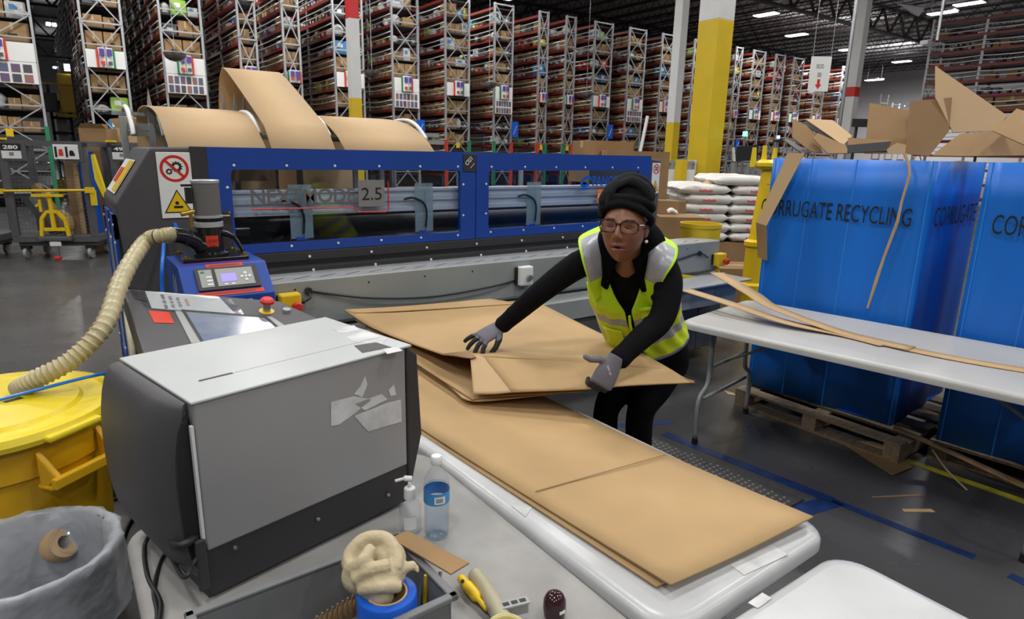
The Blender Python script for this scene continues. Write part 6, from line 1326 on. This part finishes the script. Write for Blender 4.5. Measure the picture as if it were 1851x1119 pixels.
# Hr: towards the picture right (her left)
def hp_(x, y, z): return hd+(Hr*x+Hu*y+Hf*z)*HS
def g(x, c, s): return math.exp(-((x-c)/s)**2)
def skull(th, ph):     # th from top 0..pi, ph 0 = face front
    x = math.sin(th)*math.sin(ph); z = math.sin(th)*math.cos(ph); y = math.cos(th)
    X = x*.070; Y = y*.108; Z = z*.092
    fr_ = max(0, z)
    if y < 0:      # jaw narrows towards the chin
        X *= 1-.17*min(1, -y)**1.6; Z *= 1-.10*min(1, -y)
        if z < 0: Z *= 1-.35*(-y)
    Y -= .010*g(x, 0, .5)*fr_*max(0, -y)
    ax_ = abs(X)
    face = 1/(1+math.exp(-(z-.25)*12))
    # nose
    Z += face*(.024*g(X, 0, .011)*g(Y, -.022, .014)+.014*g(X, 0, .009)*g(Y, -.002, .020)+.010*g(ax_, .013, .007)*g(Y, -.027, .009))
    # eye sockets, brows, cheeks
    Z -= face*.011*g(ax_, .031, .014)*g(Y, .012, .011)
    Z += face*.004*g(ax_, .030, .018)*g(Y, .030, .008)
    Z += face*.006*g(ax_, .040, .014)*g(Y, -.018, .018)
    Z += face*.007*g(ax_, .031, .010)*g(Y, .012, .008)      # closed lid bulge
    # lips
    Z += face*(.010*g(ax_, 0, .020)*g(Y, -.0495, .006)+.012*g(ax_, 0, .018)*g(Y, -.066, .007)-.012*g(ax_, 0, .017)*g(Y, -.0575, .0032)+.006*g(ax_, 0, .026)*g(Y, -.058, .018))
    Z -= face*.003*g(ax_, 0, .02)*g(Y, -.076, .006)
    Z += face*.008*g(ax_, 0, .016)*g(Y, -.094, .012)
    return X, Y, Z
def head_mesh(b):
    n1, n2 = 110, 150; rows = []; meta = []
    for i in range(n1+1):
        th = math.pi*(i+.15*(i == 0)-.15*(i == n1))/n1; row = []; mr = []
        for k in range(n2):
            # denser at the face
            t = k/n2; ph = 2*math.pi*t-math.pi; ph = ph-.55*math.sin(ph); X, Y, Z = skull(th, ph); row.append(hp_(X, Y, Z)); mr.append((X, Y, Z))
        rows.append(row); meta.append(mr)
    b.grid(rows, True); b.add(rows[0], [tuple(range(n2))]); b.add(rows[-1], [tuple(range(n2))[::-1]])
    q = 0
    for i in range(n1):
        for k in range(n2):
            X, Y, Z = meta[i][k]; m_ = 0
            if Z > .05:
                wl_ = 1-(abs(X)/.027)**2
                if wl_ > 0:
                    if -.0565 <= Y < -.0565+.012*wl_**.6*(1-.18*g(X, 0, .004)) or -.0565-.0165*wl_**.6 < Y <= -.0565: m_ = 1
                    if abs(Y+.0575) < .0038*wl_**.8: m_ = 2
                if abs(abs(X)-.031) < .0155 and abs(Y-.0295-.004*(1-((abs(X)-.031)/.0155)**2)) < .0026: m_ = 3
                ll = 1-((abs(X)-.031)/.0145)**2
                if ll > 0 and abs(Y-(.010-.004*ll)) < .0014: m_ = 3
                elif ll > 0 and .010-.004*ll <= Y < .010+.009*ll: m_ = 4
            b.fm[q] = m_; q += 1
P1('head', [SKIN, LIP, MOUTH, BROW, LID], PE, head_mesh, smooth=1)
def neckskin(b):
    limb(b, [nkb-(nkb-che)*.0+V((0, 0, -.06)), nkb+(hd-nkb)*.25, hp_(0, -.04, -.03)], [.062, .055, .052])
    for s_ in (-1, 1): b.ball(hp_(s_*.072, -.002, -.008), (.010, .028, .016), 8, M=mrot(Hr, Hu, Hf))
P1('body', SKIN, PE, neckskin, remesh=.005)
P1('earring', PEARL, PE, lambda b: b.ball(hp_(.078, -.034, .000), .0065, 8), smooth=1)
# glasses
def glasses(b):
    gy, gz = .012, .098
    for s_ in (-1, 1):
        pts = []
        for k in range(25):
            a = 2*math.pi*k/24; cx, sy = math.cos(a), math.sin(a)
            pts.append(hp_(s_*.034+.0275*math.copysign(abs(cx)**.6, cx), gy+.0195*math.copysign(abs(sy)**.7, sy)-.004, gz-.006*abs((s_*.034+.0275*cx)/.06)**2*2))
        b.tube(pts, .0020, 6, caps=False)
        top = [p for p in pts[2:12]]; b.tube(top, .0030, 6)
        b.tube([hp_(s_*.062, gy+.006, gz-.012), hp_(s_*.074, gy+.006, .06), hp_(s_*.079, gy+.002, .0), hp_(s_*.078, gy-.02, -.02)], .0028, 6)
    b.tube([hp_(-.007, gy+.004, gz), hp_(0, gy+.007, gz+.003), hp_(.007, gy+.004, gz)], .0026, 6)
gl = P1('glasses', BLACKG, PE, glasses, smooth=1)
for s_ in (-1, 1): P1('lens', LENS, gl, lambda b: b.add([hp_(s_*.034+.026*math.copysign(abs(math.cos(a))**.6, math.cos(a)), .008+.018*math.copysign(abs(math.sin(a))**.7, math.sin(a)), .096) for a in [2*math.pi*k/20 for k in range(20)]], [tuple(range(20))]))
P1('temple_stripe', WHITE, gl, lambda b: b.tube([hp_(.0655, .019, .085), hp_(.0745, .019, .062)], .0022, 6))
# head wrap
def wrap(b):
    Mh = mrot(Hr, Hu, Hf)
    b.ball(hp_(0, .078, -.030), (.092, .066, .100), 14, M=Mh)
    b.ball(hp_(.006, .105, -.030), (.088, .064, .092), 14, M=Mh)
    # band low over the forehead, dipping at the ears
    pts = [hp_(.084*math.sin(a), .082-.034*(1-math.cos(a))-.010*abs(math.sin(a)), -.012+.088*math.cos(a)) for a in [math.radians(15*k) for k in range(25)]]
    b.tube(pts, .014, 10)
    pts = [hp_(.080*math.sin(a), .100-.022*(1-math.cos(a)), -.014+.082*math.cos(a)) for a in [math.radians(15*k) for k in range(25)]]
    b.tube(pts, .016, 10)
P1('head_wrap', TURB, PE, wrap, remesh=.0045)
def folds(b):
    b.tube(smoothpath([hp_(-.075, .035, .03), hp_(-.070, .085, .045), hp_(-.045, .135, .040), hp_(-.025, .160, .01)]), [.012]*6+[.020]*6+[.018]*6+[.012], 10)
    b.tube(smoothpath([hp_(-.050, .06, .062), hp_(-.045, .11, .058), hp_(-.030, .150, .035), hp_(-.012, .165, .0)]), [.010]*6+[.016]*6+[.014]*6+[.01], 10)
    b.tube(smoothpath([hp_(-.028, .135, .045), hp_(.010, .155, .035), hp_(.050, .140, .020), hp_(.078, .100, .0)]), [.014]*6+[.022]*6+[.024]*6+[.016], 10)
    b.tube(smoothpath([hp_(-.030, .150, .03), hp_(.0, .168, .0), hp_(.04, .160, -.03), hp_(.07, .12, -.05)]), .020, 10)
P1('wrap_folds', TURBG, PE, folds, remesh=.0045)
# jacket: torso and sleeves in one surface
def jacket(b):
    b.loft(lerpsecs(spsecs(.0, .0)[0:4]), 28)
    b.loft(lerpsecs([secv(upc+(che-upc)*.5, upc, .165, .095), secv(upc, nkb, .160, .085), secv(nkb, nkb+(hd-nkb), .075, .062)]), 24)
    limb(b, [RS+Ux*.035, RS+(rEl-RS)*.35, rEl, rEl+(rWr-rEl)*.5, rWr], [.062, .056, .047, .041, .034])
    limb(b, [LS-Ux*.035, LS+(lEl-LS)*.40+cv(1, 0, .2)*.012, lEl, lEl+(lWr-lEl)*.5, lWr], [.062, .057, .050, .045, .037])
    b.tube([rWr-(rWr-rEl).normalized()*.02, rWr+(rWr-rEl).normalized()*.006], .037, 14); b.tube([lWr-(lWr-lEl).normalized()*.03, lWr+(lWr-lEl).normalized()*.006], .042, 14)
    # sleeve wrinkles
    for P0, P1_, n_, r_ in ((rEl, rWr, 3, .0445), (RS, rEl, 2, .055), (lEl, lWr, 4, .047), (LS, lEl, 3, .055)):
        for k in range(n_):
            c = P0.lerp(P1_, .2+.7*k/n_); d = (P1_-P0).normalized(); b.tube([c-d*.006+V((0, 0, .002)), c+d*.006], r_-.002*k, 14)
P1('jacket', CLOTH, PE, jacket, remesh=.0065)
# fleece collar, open at the front
vN = Ux.cross((hd-nkb).normalized()).normalized()
if vN.dot(-FW) < 0: vN = -vN
tN = (hd-nkb).normalized()
def collar(b):
    rows = []
    for k in range(25):
        a = math.radians(22+316*k/24)           # 0 = front
        side = abs(math.sin(a)); front = max(0, math.cos(a))
        r_in = .062; dirv = vN*math.cos(a)+Ux*math.sin(a)
        base = nkb+tN*.035
        lap = max(0, math.cos(a))**.6
        rows.append([base+dirv*r_in+tN*(-.02), base+dirv*(r_in+.008)+tN*(.050-.035*front), base+dirv*(r_in+.042)+tN*(.040-.045*front), base+dirv*(r_in+.074+.022*front)+tN*(-.015-.05*lap), base+dirv*(r_in+.088+.028*front)+tN*(-.040-.060*lap)])
    b.grid(rows)
P1('collar', COLLAR, PE, collar, solid=.010, sub=1, smooth=1)
zt_ = nkb+vN*.088-tN*.045
P1('white_undershirt', WHITE, PE, lambda b: b.tube(smoothpath([zt_+Ux*-.03+tN*.03, zt_+Ux*-.012-tN*.004, zt_+Ux*.014+tN*.0, zt_+Ux*.022+tN*.008]), .006, 8), smooth=1)
P1('zip_puller', STEEL, PE, lambda b: (b.tube([zt_+vN*.022-tN*.015-Ux*.01, zt_+vN*.028-tN*.06-Ux*.008], .004, 8), b.ball(zt_+vN*.03-tN*.062-Ux*.008, .006, 6)), smooth=1)
# vest shell
def vest_rows(off=.018):
    ss = [secv(pel+(wai-pel)*.35, wai, .180, .130), secv(wai, che, .176, .124), secv(wai.lerp(che, .5), che, .186, .126), secv(che, upc, .186, .126), secv(upc, nkb, .176, .112), secv(upc.lerp(nkb, .75)+tN*.012, nkb+tN*.03, .150, .090), secv(nkb+tN*.022, nkb+tN*.06, .100, .078)]
    return lerpsecs(ss, 5)
VR = vest_rows(); NT = len(VR); NA = 72
def vest(b):
    fsgn = 1 if VR[10][2].dot(-FW) > 0 else -1
    def gap(t):
        if t < .10: return 4+90*(.10-t)
        if t < .45: return 4
        return 4+58*((t-.45)/.55)**1.1
    NK = 40
    for sg in (1, -1):
        base = len(b.v)
        for i, (c, u, v_) in enumerate(VR):
            t = i/(NT-1); gp = gap(t)
            for k in range(NK+1):
                a = math.radians(sg*(gp+(180-gp)*k/NK)); p = c+u*math.sin(a)+v_*fsgn*math.cos(a)
                b.v.append(p+(p-c).normalized()*(.006*math.sin(k*1.1+i*.5)*math.sin(i*.4)))
        for i in range(NT-1):
            t = (i+.5)/(NT-1); gp = gap(t)
            for k in range(NK):
                ad = gp+(180-gp)*(k+.5)/NK
                if .50 < t < .93 and abs(ad-90) < 24*math.sin(math.pi*(t-.50)/.43)**.6+6: continue
                m_ = 0 if t > .42 else 1
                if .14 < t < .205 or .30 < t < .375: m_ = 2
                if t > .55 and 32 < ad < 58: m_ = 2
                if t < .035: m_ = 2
                q = base+i*(NK+1)+k; b.f.append((q, q+1, q+NK+2, q+NK+1)); b.fm.append(m_)
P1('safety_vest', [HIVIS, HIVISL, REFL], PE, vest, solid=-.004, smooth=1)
vo = [c for c in PE.children if c.name.startswith('safety_vest')][0]
def vpt(t, deg, o=.006):
    i = min(int(t*(NT-1)), NT-1); c, u, v_ = VR[i]; s_ = 1 if VR[10][2].dot(-FW) > 0 else -1; a = math.radians(deg)
    p = c+u*math.sin(a)+v_*s_*math.cos(a); return p+(p-c).normalized()*o
def strap(nm, rows, outer_first):
    R_ = [smoothpath([Dp(*p) for p in r], 4) for r in rows]; C = [smoothpath([R_[i][k] for i in range(len(R_))], 4) for k in range(len(R_[0]))]
    b = MB(); b.grid(C); n1, n2 = len(C[0]), len(C)
    q = 0
    for k in range(n2-1):
        for i in range(n1-1):
            t = i/(n1-1); edge = k >= n2-2
            b.fm[q] = 0 if (edge or t < .30) else (2 if t < .80 else 0); q += 1
    return b.build(nm, [HIVIS, HIVISL, REFL], vo, solid=.004, smooth=1)
strap('shoulder_strap', [[(1160, 408, 2.63), (1190, 423, 2.62), (1217, 438, 2.60)], [(1164, 420, 2.56), (1196, 432, 2.52), (1225, 448, 2.50)], [(1172, 452, 2.46), (1198, 460, 2.415), (1221, 472, 2.405)], [(1168, 490, 2.46), (1184, 498, 2.425), (1200, 506, 2.415)], [(1156, 540, 2.60), (1168, 548, 2.58), (1180, 552, 2.56)]], 0)
strap('shoulder_strap', [[(1096, 405, 2.70), (1080, 411, 2.69), (1062, 419, 2.68)], [(1092, 412, 2.62), (1068, 420, 2.61), (1046, 431, 2.60)], [(1088, 440, 2.54), (1068, 448, 2.51), (1049, 458, 2.50)], [(1088, 485, 2.53), (1074, 492, 2.52), (1060, 498, 2.525)], [(1096, 530, 2.64), (1086, 540, 2.64), (1078, 546, 2.66)]], 0)
P1('chest_pocket', HIVIS, vo, lambda b: b.grid([[vpt(t, d_, .012) for d_ in (16, 24, 32, 40, 46)] for t in (.32, .38, .44, .50)]), solid=.003, smooth=1)
P1('pocket_flap', HIVISL, vo, lambda b: b.grid([[vpt(t, d_, .016) for d_ in (14, 24, 34, 47)] for t in (.47, .50, .53)]), solid=.003, smooth=1)
P1('waist_pocket', HIVISL, vo, lambda b: b.grid([[vpt(t, d_, .012) for d_ in (-44, -34, -24, -14)] for t in (.10, .16, .24, .28)]), solid=.003, smooth=1)
P1('vest_zipper', HIVIS, vo, lambda b: b.tube(smoothpath([vpt(.06, 0, .012), vpt(.2, 0, .014), vpt(.36, 0, .016), vpt(.44, 2, .014)]), .006, 8), smooth=1)
# trousers
def trousers(b):
    b.loft(lerpsecs([secv(pel-(wai-pel)*.55, pel, .135, .098), secv(pel, wai, .165, .115), secv(pel+(wai-pel)*.6, wai, .145, .10)]), 24)
    limb(b, [lHip-Ux*.0, lHip.lerp(lKn, .5), lKn, lKn.lerp(lAn, .4), lAn+V((0, 0, .02))], [.098, .082, .062, .060, .048])
    limb(b, [rHip+Ux*.02, rHip.lerp(rKn, .5), rKn, rKn.lerp(rAn, .4), rAn+V((0, 0, .02))], [.092, .076, .058, .056, .046])
P1('trousers', TROU, PE, trousers, remesh=.008)
for A_ in (lAn, rAn):
    P1('shoe', BLACK, PE, lambda b: (b.ball(A_+toe*.05+V((0, 0, -.047)), (.13, .045, .052), 10, M=mrot(toe, V((-toe.y, toe.x, 0)), V((0, 0, 1)))), b.ball(A_+V((0, 0, -.02)), (.05, .042, .06), 8)), remesh=.008)
# gloved hands, built along local +Y with the back of the hand towards +Z
GLV = bpy.data.materials.new('glove_grey_black'); GLV.use_nodes = True
_nt = GLV.node_tree; _b = _nt.nodes['Principled BSDF']; _tc = _nt.nodes.new('ShaderNodeTexCoord'); _sp = _nt.nodes.new('ShaderNodeSeparateXYZ'); _nt.links.new(_tc.outputs['Object'], _sp.inputs[0])
def _m(op, a=None, b_=None, v=None):
    n = _nt.nodes.new('ShaderNodeMath'); n.operation = op
    if a is not None: _nt.links.new(a, n.inputs[0])
    if b_ is not None: _nt.links.new(b_, n.inputs[1])
    elif v is not None: n.inputs[1].default_value = v
    return n.outputs[0]
_pal = _m('LESS_THAN', _sp.outputs['Z'], v=-.012)
_tip = _m('GREATER_THAN', _m('ADD', _sp.outputs['Y'], _m('MULTIPLY', _sp.outputs['Z'], v=-.9)), v=.108)
_mx = _nt.nodes.new('ShaderNodeMix'); _mx.data_type = 'RGBA'; _nt.links.new(_m('MAXIMUM', _pal, _tip), _mx.inputs[0])
_mx.inputs[6].default_value = (.15, .14, .17, 1); _mx.inputs[7].default_value = (.018, .018, .019, 1); _nt.links.new(_mx.outputs[2], _b.inputs['Base Color']); _b.inputs['Roughness'].default_value = .75
def hand(wr, yd, zd, thumb_side, curls, thumb, spread):
    yd = yd.normalized(); xd = yd.cross(zd).normalized(); zd = xd.cross(yd).normalized()
    b = MB(); s_ = thumb_side
    secs = [(V((0, -.02, 0)), V((.028, 0, 0)), V((0, 0, .020))), (V((0, .01, 0)), V((.031, 0, 0)), V((0, 0, .018))), (V((s_*.002, .045, .0)), V((.040, 0, 0)), V((0, 0, .0165))), (V((0, .082, -.002)), V((.041, 0, 0)), V((0, 0, .0135))), (V((0, .090, -.003)), V((.036, 0, 0)), V((0, 0, .010)))]
    b.loft(lerpsecs(secs, 3), 20)
    Ls = (.070, .078, .072, .057); xs = (.030, .011, -.009, -.028)
    for f in range(4):
        x = s_*xs[f]; p = V((x*.95, .078, -.002)); ang = 0; pts = [p-V((0, .02, 0)), p]; rs = [.0095, .0098]
        for j, fr2 in enumerate((.45, .30, .25)):
            ang += math.radians(curls[f][j]); sx = s_*xs[f]*spread
            p = p+V((sx*.5*fr2*Ls[f]/.03*.06*10, math.cos(ang)*Ls[f]*fr2, -math.sin(ang)*Ls[f]*fr2)); pts.append(p); rs.append((.0096, .0090, .0078)[j])
        b.tube(pts, rs, 12)
        for q, r_ in zip(pts[1:], rs[1:]): b.ball(q, r_, 6)
    tpts = [V((s_*.018, .012, -.004))]+[V((s_*t[0], t[1], t[2])) for t in thumb]; rs = [.014, .0125, .0108, .0092][:len(tpts)]
    b.tube(tpts, rs, 12)
    for q, r_ in zip(tpts, rs): b.ball(q, r_, 6)
    b.v = [v*1.12 for v in b.v]
    o = b.build('glove', GLV, None, remesh=.0030, world=False)
    o.parent = PE; o.matrix_world = Matrix.Translation(wr-V(PE.location)*0) @ mrot(xd, yd, zd).to_4x4()
    o.matrix_parent_inverse = Matrix.Identity(4); o.matrix_basis = Matrix.Translation(wr-PE.location) @ mrot(xd, yd, zd).to_4x4(); return o
hR = hand(Dp(903, 590, 2.69), cv(-.80, -.48, .35), cv(-.25, .72, .62), -1, [(22, 26, 18), (14, 22, 16), (8, 20, 14), (4, 18, 14)], [(.044, .036, -.016), (.054, .062, -.032), (.052, .086, -.046)], 1.6)
hL = hand(Dp(1110, 654, 2.335), cv(-.50, -.85, .10), cv(.22, .10, .96), 1, [(38, 60, 40), (38, 62, 42), (42, 62, 42), (46, 60, 40)], [(.048, .018, .002), (.074, .034, .004), (.094, .036, .006)], .15)
text('IIIII III', 'print', V((.022, .030, .0185)), (-.6, .5, 0), (-.5, -.6, 0), .034, .007, WHITE, None).name = 'white_print'
wp = bpy.data.objects['white_print']; wp.parent = hL
